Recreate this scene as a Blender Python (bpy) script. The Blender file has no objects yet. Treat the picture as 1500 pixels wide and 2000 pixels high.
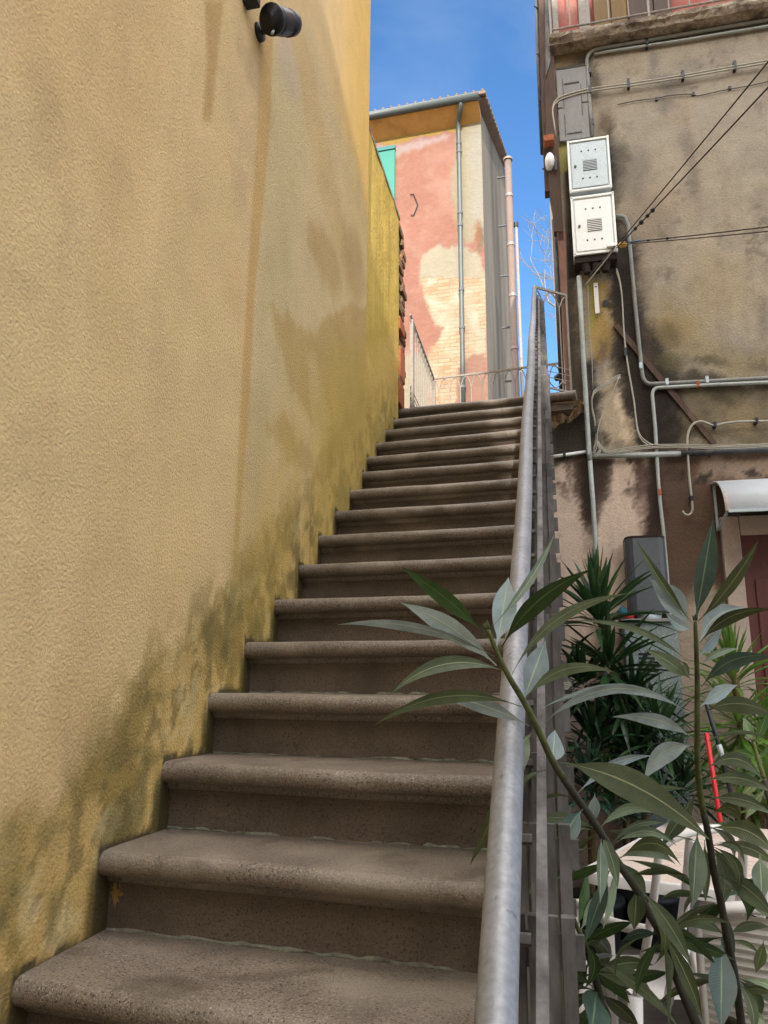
import bpy, math, random
import numpy as np
from mathutils import Vector, Matrix
scn = bpy.context.scene
COL = scn.collection
# ---------------------------------------------------------------- camera
YAW, PIT, ROL = math.radians(-17.93179), math.radians(13.42326), math.radians(0.40589)
FPX = 1479.7
CAM = np.array([0.24660, -1.14159, 0.76637])
TR, RI, K = 0.278607, 0.19, -0.089
def _R():
    cy, sy, cp, sp = math.cos(YAW), math.sin(YAW), math.cos(PIT), math.sin(PIT)
    fw = np.array([sy*cp, cy*cp, sp]); rt = np.array([cy, -sy, 0.]); up = np.cross(rt, fw)
    c, s = math.cos(ROL), math.sin(ROL)
    return np.array([c*rt+s*up, -s*rt+c*up, fw])
RM = _R()
cam = bpy.data.cameras.new('camera'); camo = bpy.data.objects.new('camera', cam); COL.objects.link(camo)
m3 = Matrix((RM[0], RM[1], -RM[2])).transposed()
camo.matrix_world = Matrix.Translation(CAM.tolist()) @ m3.to_4x4()
cam.sensor_fit = 'VERTICAL'; cam.sensor_height = 36; cam.lens = FPX/2000*36
cam.clip_start = 0.02; cam.clip_end = 2000
scn.camera = camo
# ---------------------------------------------------------------- light
SUN_EL, SUN_TRAVEL = math.radians(26.5), math.radians(-14.5)
FILL_CLOUD = 37  # brightness of the added fill cloud
world = bpy.data.worlds.new('World'); scn.world = world; world.use_nodes = True
wn, wl = world.node_tree.nodes, world.node_tree.links
wn.clear()
wo = wn.new('ShaderNodeOutputWorld'); bg = wn.new('ShaderNodeBackground'); sky = wn.new('ShaderNodeTexSky')
sky.sky_type = 'NISHITA'; sky.sun_disc = False; sky.sun_elevation = SUN_EL
sky.sun_rotation = math.pi + SUN_TRAVEL; sky.air_density = 1.0; sky.dust_density = 1.6; sky.ozone_density = 4.0
tcw = wn.new('ShaderNodeTexCoord')
def wnoise(sc, rot, det, dist, p0, p1, c1):
    mp = wn.new('ShaderNodeMapping'); mp.inputs['Scale'].default_value = sc; mp.inputs['Rotation'].default_value = rot
    nz = wn.new('ShaderNodeTexNoise'); nz.inputs['Scale'].default_value = 1.6; nz.inputs['Detail'].default_value = det; nz.inputs['Distortion'].default_value = dist
    cr = wn.new('ShaderNodeValToRGB'); cr.color_ramp.elements[0].position = p0; cr.color_ramp.elements[0].color = (0, 0, 0, 1)
    cr.color_ramp.elements[1].position = p1; cr.color_ramp.elements[1].color = (c1, c1, c1, 1)
    wl.new(tcw.outputs['Generated'], mp.inputs[0]); wl.new(mp.outputs[0], nz.inputs[0]); wl.new(nz.outputs[0], cr.inputs[0]); return cr.outputs[0]
def wmix(f, a_, b_):
    m = wn.new('ShaderNodeMixRGB')
    for i, q_ in ((0, f), (1, a_), (2, b_)):
        if hasattr(q_, 'links'): wl.new(q_, m.inputs[i])
        else: m.inputs[i].default_value = q_
    return m.outputs[0]
# thin wisps everywhere, and a bright bank of broken cloud added out of view, behind and overhead, as fill light
wisps = wnoise((3, 3, 5), (.4, .5, .3), 9, .6, .52, .95, .16)
bank = wnoise((1.6, 1.6, 2.6), (.1, .2, 1.3), 8, .3, .36, .56, 1)
sxw = wn.new('ShaderNodeSeparateXYZ'); wl.new(tcw.outputs['Generated'], sxw.inputs[0])
side = wn.new('ShaderNodeMapRange'); side.interpolation_type = 'SMOOTHSTEP'; wl.new(sxw.outputs['Y'], side.inputs[0])
side.inputs[1].default_value = .30; side.inputs[2].default_value = -.25
top_ = wn.new('ShaderNodeMapRange'); top_.interpolation_type = 'SMOOTHSTEP'; wl.new(sxw.outputs['Z'], top_.inputs[0]); top_.inputs[1].default_value = .79; top_.inputs[2].default_value = .90
mxm = wn.new('ShaderNodeMath'); mxm.operation = 'MAXIMUM'; wl.new(side.outputs[0], mxm.inputs[0]); wl.new(top_.outputs[0], mxm.inputs[1])
low_ = wn.new('ShaderNodeMapRange'); low_.interpolation_type = 'SMOOTHSTEP'; wl.new(sxw.outputs['Z'], low_.inputs[0]); low_.inputs[1].default_value = .15; low_.inputs[2].default_value = .55; low_.inputs[3].default_value = .12
sm_ = wn.new('ShaderNodeMath'); sm_.operation = 'MULTIPLY'; wl.new(side.outputs[0], sm_.inputs[0]); wl.new(low_.outputs[0], sm_.inputs[1])
wl.new(sm_.outputs[0], mxm.inputs[0])
ml = wn.new('ShaderNodeMath'); ml.operation = 'MULTIPLY'; wl.new(bank, ml.inputs[0]); wl.new(mxm.outputs[0], ml.inputs[1])
hs = wn.new('ShaderNodeHueSaturation'); hs.inputs['Saturation'].default_value = 1.15; hs.inputs['Value'].default_value = 1.58; wl.new(sky.outputs[0], hs.inputs['Color'])
c1_ = wmix(wisps, hs.outputs[0], (6.5, 7.0, 7.8, 1))
c2_ = wmix(ml.outputs[0], c1_, (FILL_CLOUD*1.04, FILL_CLOUD, FILL_CLOUD*.93, 1))
wl.new(c2_, bg.inputs[0])
bg.inputs[1].default_value = 0.06
wl.new(bg.outputs[0], wo.inputs[0])
sl = bpy.data.lights.new('sun', 'SUN'); slo = bpy.data.objects.new('sun', sl); COL.objects.link(slo)
sl.energy = 2.3; sl.angle = math.radians(.5); sl.color = (1, .95, .88)
sd = Vector((math.sin(SUN_TRAVEL)*math.cos(SUN_EL), math.cos(SUN_TRAVEL)*math.cos(SUN_EL), -math.sin(SUN_EL)))
slo.rotation_euler = sd.to_track_quat('-Z', 'Y').to_euler(); slo.location = (0, 0, 20)
scn.view_settings.view_transform = 'Standard'; scn.view_settings.look = 'None'
scn.view_settings.exposure = 1.7; scn.view_settings.gamma = 1
scn.render.engine = 'CYCLES'; scn.cycles.use_denoising = True; scn.cycles.max_bounces = 6

# ---------------------------------------------------------------- measuring helpers
def ray(x, y): return RM.T @ np.array([(x-750)/FPX, -(y-1000)/FPX, 1.])
def hit(x, y, P0, n):
    w = ray(x, y); n = np.asarray(n, float); return CAM + w*(((np.asarray(P0)-CAM) @ n)/(w @ n))
def dep(x, y, d): return CAM + ray(x, y)*d
KN = math.hypot(1, K)
U = np.array([1, -K, 0])/KN          # across the alley, to the right
V = np.array([K, 1, 0])/KN           # along the alley, away
Z = np.array([0, 0, 1.])
XL = -.9847                          # left wall plane: x = XL + K*y
LW = lambda px, py, off=0: hit(px, py, (XL+off*KN, 0, 0), (1, -K, 0))
RW0 = np.array([0, 4.72, 0])
RW = lambda px, py, off=0: hit(px, py, RW0-V*off, V)
GZ = -.72
rnd = random.Random(7)

def lin(c):
    c = np.asarray(c, float)/255.
    return np.where(c <= .04045, c/12.92, ((c+.055)/1.055)**2.4)
def lin4(c): return (*[float(v) for v in lin(c)], 1)
# numpy value noise
def _hash(ix, iy, seed):
    h = (ix.astype(np.int64)*374761393 + iy.astype(np.int64)*668265263 + seed*1442695041) & 0xffffffff
    h = ((h ^ (h >> 13))*1274126177) & 0xffffffff
    return ((h ^ (h >> 16)) & 0xffff)/65535.
def vnoise(x, y, seed=0):
    ix, iy = np.floor(x), np.floor(y); fx, fy = x-ix, y-iy
    fx = fx*fx*(3-2*fx); fy = fy*fy*(3-2*fy)
    a = _hash(ix, iy, seed); b = _hash(ix+1, iy, seed); c = _hash(ix, iy+1, seed); d = _hash(ix+1, iy+1, seed)
    return (a*(1-fx)+b*fx)*(1-fy)+(c*(1-fx)+d*fx)*fy
def fbm(x, y, seed=0, o=5):
    s = 0; a = .5; t = 0
    for i in range(o):
        s = s+a*vnoise(x*2**i, y*2**i, seed+i*17); t += a; a *= .55
    return s/t
def smooth(a, b, x):
    t = np.clip((x-a)/(b-a), 0, 1); return t*t*(3-2*t)

# ---------------------------------------------------------------- mesh builder
class MB:
    def __init__(s): s.v = []; s.f = []; s.uv = {}
    def add(s, vs, fs):
        o = len(s.v); s.v += [tuple(float(c) for c in v) for v in vs]; s.f += [tuple(i+o for i in f) for f in fs]; return o
    def box(s, c, size, ax=(None, None, None)):
        a = [np.asarray(ax[i], float) if ax[i] is not None else np.eye(3)[i] for i in range(3)]
        c = np.asarray(c, float); h = [x/2 for x in size]
        vs = [c+a[0]*h[0]*i+a[1]*h[1]*j+a[2]*h[2]*k for i in (-1, 1) for j in (-1, 1) for k in (-1, 1)]
        s.add(vs, [(0, 1, 3, 2), (4, 6, 7, 5), (0, 4, 5, 1), (2, 3, 7, 6), (0, 2, 6, 4), (1, 5, 7, 3)]); return s
    def prism(s, pts, d):      # polygon pts extruded by vector d
        n = len(pts); pts = [np.asarray(p, float) for p in pts]; d = np.asarray(d, float)
        s.add(pts+[p+d for p in pts], [tuple(range(n))[::-1], tuple(range(n, 2*n))]+[(i, (i+1) % n, n+(i+1) % n, n+i) for i in range(n)]); return s
    def tube(s, pts, r, seg=8, caps=True, flat=None):
        pts = [np.asarray(p, float) for p in pts]; n = len(pts)
        rs = r if hasattr(r, '__len__') else [r]*n
        up = None; rings = []
        for i in range(n):
            t = pts[min(i+1, n-1)]-pts[max(i-1, 0)]; t = t/(np.linalg.norm(t)+1e-12)
            if up is None:
                up = np.array([0, 0, 1.]) if abs(t[2]) < .9 else np.array([1., 0, 0])
            a = up-t*(up@t); a /= np.linalg.norm(a)+1e-12; b = np.cross(t, a); up = a
            for k in range(seg):
                th = 2*math.pi*(k+.5)/seg; rings.append(pts[i]+(a*math.cos(th)+b*math.sin(th)*(flat or 1))*rs[i])
        fs = [(i*seg+k, i*seg+(k+1) % seg, (i+1)*seg+(k+1) % seg, (i+1)*seg+k) for i in range(n-1) for k in range(seg)]
        if caps: fs += [tuple(range(seg))[::-1], tuple(range((n-1)*seg, n*seg))]
        s.add(rings, fs); return s
    def build(s, name, mat, parent=None, sm=False, bevel=0, origin=None):
        me = bpy.data.meshes.new(name); 
        vs = np.array(s.v) if s.v else np.zeros((0, 3))
        o = bpy.data.objects.new(name, me); COL.objects.link(o)
        if parent is None and origin is not None:
            o.location = [float(a) for a in origin]; vs = vs-np.asarray(origin)
        if parent is not None:
            o.parent = parent; pl = world_loc(parent); vs = vs-pl
        me.from_pydata(vs.tolist(), [], s.f); me.update()
        me.materials.append(mat)
        if sm: me.polygons.foreach_set('use_smooth', [True]*len(me.polygons))
        if bevel:
            b = o.modifiers.new('bevel', 'BEVEL'); b.width = bevel; b.segments = 2; b.limit_method = 'ANGLE'; b.angle_limit = math.radians(40)
        return o
def world_loc(o):
    l = np.array(o.location); p = o.parent
    while p is not None: l = l+np.array(p.location); p = p.parent
    return l
def tag(o, label, cat, group=None, kind=None):
    if label: o['label'] = label
    if cat: o['category'] = cat
    if group: o['group'] = group
    if kind: o['kind'] = kind
    return o
def thing(name, loc, label, cat, group=None):
    o = bpy.data.objects.new(name, None); COL.objects.link(o); o.location = [float(a) for a in loc]; o.empty_display_size = .1
    return tag(o, label, cat, group)
def arc(c, a, b, r, t0, t1, n=8):
    return [np.asarray(c)+np.asarray(a)*r*math.cos(t0+(t1-t0)*i/n)+np.asarray(b)*r*math.sin(t0+(t1-t0)*i/n) for i in range(n+1)]
def curve(pts, n=6):        # catmull-rom through points
    P = [np.asarray(p, float) for p in pts]; P = [2*P[0]-P[1]]+P+[2*P[-1]-P[-2]]; out = []
    for i in range(1, len(P)-2):
        for k in range(n):
            t = k/n; a, b, c, d = P[i-1:i+3]
            out.append(.5*((2*b)+(c-a)*t+(2*a-5*b+4*c-d)*t*t+(-a+3*b-3*c+d)*t**3))
    out.append(P[-2]); return out

# ---------------------------------------------------------------- materials
def mat(name, col=None, rough=.8, metal=0., var=.12, vscale=6., fine=60., bump=.2, bscale=80., bdist=.003, spec=.4, attr=None, col2=None, c2pos=(.45, .7), trans=0., alpha_brick=False, speck=None, stretch=None):
    m = bpy.data.materials.new(name); m.use_nodes = True; N, L = m.node_tree.nodes, m.node_tree.links
    P = N['Principled BSDF']; P.inputs['Roughness'].default_value = rough; P.inputs['Metallic'].default_value = metal
    P.inputs['Specular IOR Level'].default_value = spec
    tc = N.new('ShaderNodeTexCoord'); vec = tc.outputs['Object']
    if stretch:
        mp = N.new('ShaderNodeMapping'); mp.inputs['Scale'].default_value = stretch; L.new(vec, mp.inputs[0]); vec = mp.outputs[0]
    def noise(sc, det=5, dist=0):
        n = N.new('ShaderNodeTexNoise'); n.inputs['Scale'].default_value = sc; n.inputs['Detail'].default_value = det
        n.inputs['Distortion'].default_value = dist; L.new(vec, n.inputs['Vector']); return n.outputs['Fac']
    def mix(f, a, b, mode='MIX'):
        x = N.new('ShaderNodeMixRGB'); x.blend_type = mode
        for i, q in ((0, f), (1, a), (2, b)):
            if hasattr(q, 'links'): L.new(q, x.inputs[i])
            else: x.inputs[i].default_value = q
        return x.outputs[0]
    def ramp(f, p0, p1, c0=(0, 0, 0, 1), c1=(1, 1, 1, 1)):
        r = N.new('ShaderNodeValToRGB'); r.color_ramp.elements[0].position = p0; r.color_ramp.elements[1].position = p1
        r.color_ramp.elements[0].color = c0; r.color_ramp.elements[1].color = c1; L.new(f, r.inputs[0]); return r.outputs[0]
    if attr:
        at = N.new('ShaderNodeAttribute'); at.attribute_name = attr; base = at.outputs['Color']
    else:
        rgb = N.new('ShaderNodeRGB'); rgb.outputs[0].default_value = lin4(col); base = rgb.outputs[0]
    if col2 is not None: base = mix(ramp(noise(vscale, 8, .5), *c2pos), base, lin4(col2))
    g0, g1 = 1-var, 1+var
    base = mix(1., base, ramp(noise(vscale*1.7, 6), .25, .75, (g0, g0, g0, 1), (g1, g1, g1, 1)), 'MULTIPLY')
    base = mix(1., base, ramp(noise(fine, 4), .3, .7, (1-var*.8,)*3+(1,), (1+var*.8,)*3+(1,)), 'MULTIPLY')
    if speck:
        for sc, th, c, f in speck:
            base = mix(ramp(noise(sc, 2), th, th+.06, (0, 0, 0, 1), (f, f, f, 1)), base, lin4(c))
    if name == 'step_stone':
        oi = N.new('ShaderNodeObjectInfo'); rv = N.new('ShaderNodeMapRange'); L.new(oi.outputs['Random'], rv.inputs[0]); rv.inputs[3].default_value = .84; rv.inputs[4].default_value = 1.14
        base = mix(1., base, rv.outputs[0], 'MULTIPLY')
        base = mix(ramp(noise(1.7, 6, 1.), .50, .66, (0, 0, 0, 1), (.5, .5, .5, 1)), base, lin4((150, 138, 122)))
        base = mix(ramp(noise(3.3, 7, 1.5), .56, .68, (0, 0, 0, 1), (.55, .55, .55, 1)), base, lin4((70, 60, 46)))
    h = noise(bscale, 6)
    if alpha_brick:
        uvn = N.new('ShaderNodeUVMap'); uvn.uv_map = 'uv'; br = N.new('ShaderNodeTexBrick'); br.inputs['Scale'].default_value = 1
        L.new(uvn.outputs[0], br.inputs['Vector'])
        br.inputs['Brick Width'].default_value = .26; br.inputs['Row Height'].default_value = .085; br.inputs['Mortar Size'].default_value = .010
        br.inputs['Mortar Smooth'].default_value = .3; br.inputs['Bias'].default_value = -.2
        br.inputs['Color1'].default_value = lin4((156, 132, 104)); br.inputs['Color2'].default_value = lin4((156, 102, 70)); br.inputs['Mortar'].default_value = lin4((124, 114, 100))
        bc = mix(ramp(noise(1.3, 7, .8), .40, .62), br.outputs['Color'], lin4((154, 146, 126)))
        base = mix(at.outputs['Alpha'], base, bc)
        mt = N.new('ShaderNodeMath'); mt.operation = 'MULTIPLY_ADD'; L.new(br.outputs['Fac'], mt.inputs[0]); mt.inputs[1].default_value = -1.; L.new(h, mt.inputs[2])
        mt2 = N.new('ShaderNodeMixRGB'); L.new(at.outputs['Alpha'], mt2.inputs[0]); L.new(h, mt2.inputs[1]); L.new(mt.outputs[0], mt2.inputs[2]); h = mt2.outputs[0]
    L.new(base, P.inputs['Base Color'])
    bp = N.new('ShaderNodeBump'); bp.inputs['Strength'].default_value = bump; bp.inputs['Distance'].default_value = bdist
    L.new(h, bp.inputs['Height']); L.new(bp.outputs[0], P.inputs['Normal'])
    if trans:
        P.inputs['Transmission Weight'].default_value = trans
    return m
M = {}
M['ochre'] = mat('ochre_plaster', None, .9, var=.08, vscale=2.5, fine=90, bump=1.0, bscale=120, bdist=.0045, attr='paint', spec=.2)
M['ochre2'] = mat('ochre_plaster_lower_wall', None, .9, var=.08, vscale=2.5, fine=30, bump=.6, bscale=40, bdist=.010, attr='paint', spec=.2)
M['stucco'] = mat('weathered_stucco', None, .93, var=.12, vscale=3, fine=55, bump=.7, bscale=70, bdist=.008, attr='paint', spec=.2)
M['pinkfac'] = mat('pink_facade', None, .93, var=.06, vscale=.8, fine=9, bump=.5, bscale=12, bdist=.03, attr='paint', alpha_brick=True, spec=.2)
M['gable'] = mat('gable_render', (118, 109, 94), .95, var=.16, vscale=.5, fine=4, bump=.5, bscale=8, bdist=.03, stretch=(1, 1, .18), col2=(78, 69, 59))
M['stone'] = mat('step_stone', (118, 106, 94), .46, var=.18, vscale=4, fine=150, bump=.55, bscale=240, bdist=.003, spec=.5,
                 col2=(100, 90, 78), speck=[(170, .57, (58, 48, 40), .85), (210, .60, (176, 164, 148), .5), (60, .66, (84, 72, 60), .6), (16, .66, (92, 80, 64), .5), (75, .735, (206, 196, 180), .8)])
M['riser'] = mat('step_riser_shade', (106, 92, 79), .7, var=.18, vscale=4, fine=150, bump=.5, bscale=240, bdist=.003, spec=.35, col2=(84, 72, 58), speck=[(170, .60, (50, 42, 34), .7), (230, .66, (150, 134, 114), .4)])
M['stonedark'] = mat('under_stone', (92, 80, 68), .85, var=.25, vscale=6, fine=90, bump=.6, bscale=60, bdist=.006)
M['smear'] = mat('ochre_paint_smear', (150, 118, 66), .9, var=.25, vscale=30, bump=.5)
M['mortar'] = mat('mortar', (128, 128, 112), .95, var=.25, vscale=20, fine=90, bump=.8, bscale=120, bdist=.004, col2=(92, 86, 72))
M['rail'] = mat('galvanised_rail', (130, 131, 134), .45, .25, var=.20, vscale=11, fine=150, bump=.25, bscale=160, bdist=.0015, speck=[(70, .68, (88, 88, 92), .7), (14, .72, (120, 112, 104), .6)])
M['oldpaint'] = mat('old_grey_paint', (104, 101, 98), .7, .1, var=.25, vscale=18, fine=120, bump=.5, bscale=140, bdist=.002, col2=(60, 54, 50), stretch=(1, 1, .3))
M['paleiron'] = mat('pale_painted_iron', (138, 130, 120), .6, .1, var=.14, vscale=20, fine=90, bump=.3, col2=(130, 112, 92), c2pos=(.55, .7))
M['brickend'] = mat('broken_brick', (132, 98, 72), .95, var=.3, vscale=8, fine=40, bump=1, bscale=40, bdist=.02, col2=(98, 82, 62))
M['orange'] = mat('orange_brick', (150, 84, 52), .9, var=.2, vscale=9, bump=.6, bscale=50, bdist=.01)
M['black'] = mat('black_plastic', (34, 36, 42), .45, var=.1, bump=.05)
M['lens'] = mat('lamp_glass', (70, 78, 84), .15, var=.05, bump=.02, spec=.7)
M['galv'] = mat('galvanised_box', (178, 188, 190), .5, .15, var=.10, vscale=40, fine=90, bump=.1)
M['white'] = mat('white_enamel', (232, 232, 228), .5, var=.03, vscale=8, bump=.05)
M['vent'] = mat('vent_slots', (64, 58, 50), .8, var=.2, bump=.1)
M['dark'] = mat('dark_soot', (44, 36, 32), .95, var=.3, vscale=5, bump=.5)
M['conduit'] = mat('grey_conduit', (126, 126, 120), .6, var=.16, vscale=9, fine=80, bump=.25, col2=(150, 138, 116), c2pos=(.6, .75))
M['palepipe'] = mat('pale_pipe', (160, 164, 158), .55, var=.12, vscale=7, fine=70, bump=.2, col2=(132, 128, 116), c2pos=(.6, .75))
M['darkpipe'] = mat('dark_pipe', (66, 68, 72), .6, var=.2, vscale=8, bump=.3, col2=(104, 100, 92), c2pos=(.55, .8))
M['cable'] = mat('pale_cable', (160, 154, 140), .6, var=.1, bump=.1)
M['blackcable'] = mat('black_cable', (40, 34, 32), .7, var=.1, bump=.1)
M['timber'] = mat('brown_timber', (78, 60, 50), .85, var=.25, vscale=6, fine=60, bump=.5, stretch=(1, 1, .15), col2=(104, 84, 70))
M['redtimber'] = mat('faded_timber', (120, 86, 74), .85, var=.25, vscale=6, fine=60, bump=.5, stretch=(1, 1, .15), col2=(150, 130, 118))
M['greywood'] = mat('grey_shutter', (132, 130, 126), .85, var=.12, vscale=5, fine=70, bump=.3, stretch=(3, 3, .3))
M['clay'] = mat('clay_tile', (150, 86, 58), .9, var=.25, vscale=6, bump=.5, bscale=40)
M['rooftile'] = mat('roof_tile', (112, 94, 80), .9, var=.25, vscale=2, bump=.5, bscale=20, bdist=.02)
M['gutter'] = mat('grey_gutter', (80, 86, 84), .5, .2, var=.08, vscale=2, bump=.1)
M['downpipe'] = mat('downpipe', (136, 120, 110), .5, .2, var=.08, vscale=3, bump=.1)
M['fluepipe'] = mat('beige_flue', (108, 90, 78), .6, var=.08, vscale=2, bump=.1)
M['soffit'] = mat('ochre_soffit', (184, 140, 78), .9, var=.15, vscale=2, bump=.3, col2=(150, 102, 60), c2pos=(.55, .8))
M['green'] = mat('turquoise_shutter', (40, 116, 102), .6, var=.05, vscale=2, bump=.1)
M['concrete'] = mat('balcony_concrete', (150, 136, 118), .95, var=.3, vscale=7, fine=40, bump=1, bscale=30, bdist=.02, col2=(92, 78, 68), c2pos=(.45, .65))
M['pinkplain'] = mat('pink_plaster', (156, 92, 82), .9, var=.12, vscale=4, bump=.4, col2=(160, 118, 102), c2pos=(.5, .7))
M['ochrewood'] = mat('ochre_shutter', (120, 96, 62), .8, var=.12, vscale=4, stretch=(4, 4, .3), bump=.2)
M['brownwood'] = mat('brown_shutter', (86, 72, 64), .8, var=.12, vscale=4, stretch=(4, 4, .3), bump=.2)
M['doorwood'] = mat('red_brown_door', (88, 46, 40), .55, var=.15, vscale=5, stretch=(3, 3, .3), bump=.2)
M['doorstone'] = mat('door_surround', (168, 150, 138), .85, var=.12, vscale=5, bump=.4)
M['darkgrey'] = mat('dark_grey_metal', (84, 86, 90), .5, .1, var=.08, vscale=5, bump=.1)
M['cabinet'] = mat('galvanised_cabinet', (128, 138, 136), .6, .1, var=.2, vscale=40, fine=120, bump=.2, speck=[(120, .62, (196, 200, 196), .6)])
M['plastic'] = mat('white_garden_plastic', (214, 210, 204), .5, var=.04, vscale=6, bump=.1)
M['tabletop'] = mat('table_top', (214, 196, 182), .5, var=.05, vscale=5, fine=40, bump=.15, stretch=(.5, 4, 1), col2=(190, 168, 152), c2pos=(.5, .75))
M['canopy'] = mat('white_canopy_sheet', (196, 202, 210), .3, var=.03, bump=.05)
M['red'] = mat('red_plastic', (196, 34, 40), .45, var=.08, bump=.1)
M['teal'] = mat('teal_fabric', (16, 74, 84), .8, var=.1, bump=.1)
M['stem'] = mat('oleander_stem', (78, 84, 42), .7, var=.2, vscale=40, fine=160, bump=.3, bscale=200, col2=(58, 56, 34))
M['stemdark'] = mat('oleander_old_stem', (52, 50, 38), .8, var=.2, vscale=40, bump=.3)
M['trunkbark'] = mat('yucca_trunk', (112, 96, 66), .9, var=.3, vscale=30, bump=.8, bscale=60, bdist=.01)
M['terracotta'] = mat('terracotta', (150, 84, 56), .85, var=.15, vscale=8, bump=.3)
M['soil'] = mat('soil', (54, 42, 34), 1, var=.3, vscale=20, bump=1)
M['bark'] = mat('bare_branches', (124, 116, 98), .9, var=.15, vscale=4, bump=.2)
M['paving'] = mat('courtyard_paving', (120, 112, 100), .9, var=.2, vscale=2, fine=20, bump=.5, bscale=30, bdist=.01)
M['plainwall'] = mat('plain_render', (190, 172, 140), .9, var=.1, vscale=1, bump=.3)
M['blue'] = mat('blue_tape', (60, 110, 150), .6, bump=.1)
M['amber'] = mat('amber_insulator', (206, 160, 84), .4, bump=.1)
def leafmat(name, top, rib, rough=.45, tl=.18):
    m = bpy.data.materials.new(name); m.use_nodes = True; N, L = m.node_tree.nodes, m.node_tree.links
    P = N['Principled BSDF']; P.inputs['Roughness'].default_value = rough; P.inputs['Specular IOR Level'].default_value = .45
    uv = N.new('ShaderNodeUVMap'); uv.uv_map = 'uv'; sx = N.new('ShaderNodeSeparateXYZ'); L.new(uv.outputs[0], sx.inputs[0])
    # u 0..1 across: midrib at .5
    a = N.new('ShaderNodeMath'); a.operation = 'SUBTRACT'; L.new(sx.outputs[0], a.inputs[0]); a.inputs[1].default_value = .5
    b = N.new('ShaderNodeMath'); b.operation = 'ABSOLUTE'; L.new(a.outputs[0], b.inputs[0])
    r = N.new('ShaderNodeValToRGB'); r.color_ramp.elements[0].position = .012; r.color_ramp.elements[1].position = .045
    r.color_ramp.elements[0].color = (1, 1, 1, 1); r.color_ramp.elements[1].color = (0, 0, 0, 1); L.new(b.outputs[0], r.inputs[0])
    # fine side veins running out to the edge
    vv = N.new('ShaderNodeMath'); vv.operation = 'MULTIPLY_ADD'; L.new(b.outputs[0], vv.inputs[0]); vv.inputs[1].default_value = -.14; L.new(sx.outputs[1], vv.inputs[2])
    w = N.new('ShaderNodeMath'); w.operation = 'MULTIPLY'; L.new(vv.outputs[0], w.inputs[0]); w.inputs[1].default_value = 290
    s = N.new('ShaderNodeMath'); s.operation = 'SINE'; L.new(w.outputs[0], s.inputs[0])
    tc = N.new('ShaderNodeTexCoord'); nz = N.new('ShaderNodeTexNoise'); nz.inputs['Scale'].default_value = 45; nz.inputs['Detail'].default_value = 6; L.new(tc.outputs['Object'], nz.inputs[0])
    rr = N.new('ShaderNodeValToRGB'); rr.color_ramp.elements[0].position = .3; rr.color_ramp.elements[1].position = .72
    rr.color_ramp.elements[0].color = (.75, .75, .75, 1); rr.color_ramp.elements[1].color = (1.22, 1.18, 1.2, 1); L.new(nz.outputs[0], rr.inputs[0])
    oi = N.new('ShaderNodeObjectInfo'); rv = N.new('ShaderNodeMapRange'); L.new(oi.outputs['Random'], rv.inputs[0]); rv.inputs[3].default_value = .68; rv.inputs[4].default_value = 1.22
    m1 = N.new('ShaderNodeMixRGB'); m1.blend_type = 'MULTIPLY'; m1.inputs[0].default_value = 1; m1.inputs[1].default_value = lin4(top); L.new(rr.outputs[0], m1.inputs[2])
    m1b = N.new('ShaderNodeMixRGB'); m1b.blend_type = 'MULTIPLY'; m1b.inputs[0].default_value = 1; L.new(m1.outputs[0], m1b.inputs[1]); L.new(rv.outputs[0], m1b.inputs[2])
    sp = N.new('ShaderNodeTexNoise'); sp.inputs['Scale'].default_value = 120; L.new(tc.outputs['Object'], sp.inputs[0])
    spr = N.new('ShaderNodeValToRGB'); spr.color_ramp.elements[0].position = .72; spr.color_ramp.elements[1].position = .78
    spr.color_ramp.elements[1].color = (.5, .5, .5, 1); L.new(sp.outputs[0], spr.inputs[0])
    m1c = N.new('ShaderNodeMixRGB'); L.new(spr.outputs[0], m1c.inputs[0]); L.new(m1b.outputs[0], m1c.inputs[1]); m1c.inputs[2].default_value = lin4((92, 84, 52))
    m2 = N.new('ShaderNodeMixRGB'); L.new(r.outputs[0], m2.inputs[0]); L.new(m1c.outputs[0], m2.inputs[1]); m2.inputs[2].default_value = lin4(rib)
    L.new(m2.outputs[0], P.inputs['Base Color'])
    ad = N.new('ShaderNodeMath'); ad.operation = 'MULTIPLY_ADD'; L.new(s.outputs[0], ad.inputs[0]); ad.inputs[1].default_value = .12; L.new(r.outputs[0], ad.inputs[2])
    bp = N.new('ShaderNodeBump'); bp.inputs['Strength'].default_value = .35; bp.inputs['Distance'].default_value = .0015; L.new(ad.outputs[0], bp.inputs['Height']); L.new(bp.outputs[0], P.inputs['Normal'])
    tr = N.new('ShaderNodeBsdfTranslucent'); L.new(m2.outputs[0], tr.inputs[0]); ms = N.new('ShaderNodeMixShader'); ms.inputs[0].default_value = tl
    L.new(P.outputs[0], ms.inputs[1]); L.new(tr.outputs[0], ms.inputs[2]); L.new(ms.outputs[0], N['Material Output'].inputs[0])
    return m
LM = {'p': leafmat('leaf_pale_underside', (146, 160, 156), (172, 182, 154)), 'g': leafmat('leaf_grey_underside', (106, 120, 92), (156, 162, 128)),
      'd': leafmat('leaf_dark_top', (52, 76, 34), (88, 108, 58), .35), 't': leafmat('leaf_teal', (66, 86, 70), (118, 136, 104), .35),
      'o': leafmat('leaf_olive', (74, 84, 50), (126, 130, 86), .4), 'y': leafmat('yucca_dark', (38, 66, 34), (54, 84, 40), .4, .15),
      'Y': leafmat('yucca_light', (96, 132, 52), (118, 150, 70), .4, .35), 'b': leafmat('yucca_blue', (62, 92, 74), (78, 108, 84), .4)}

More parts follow.
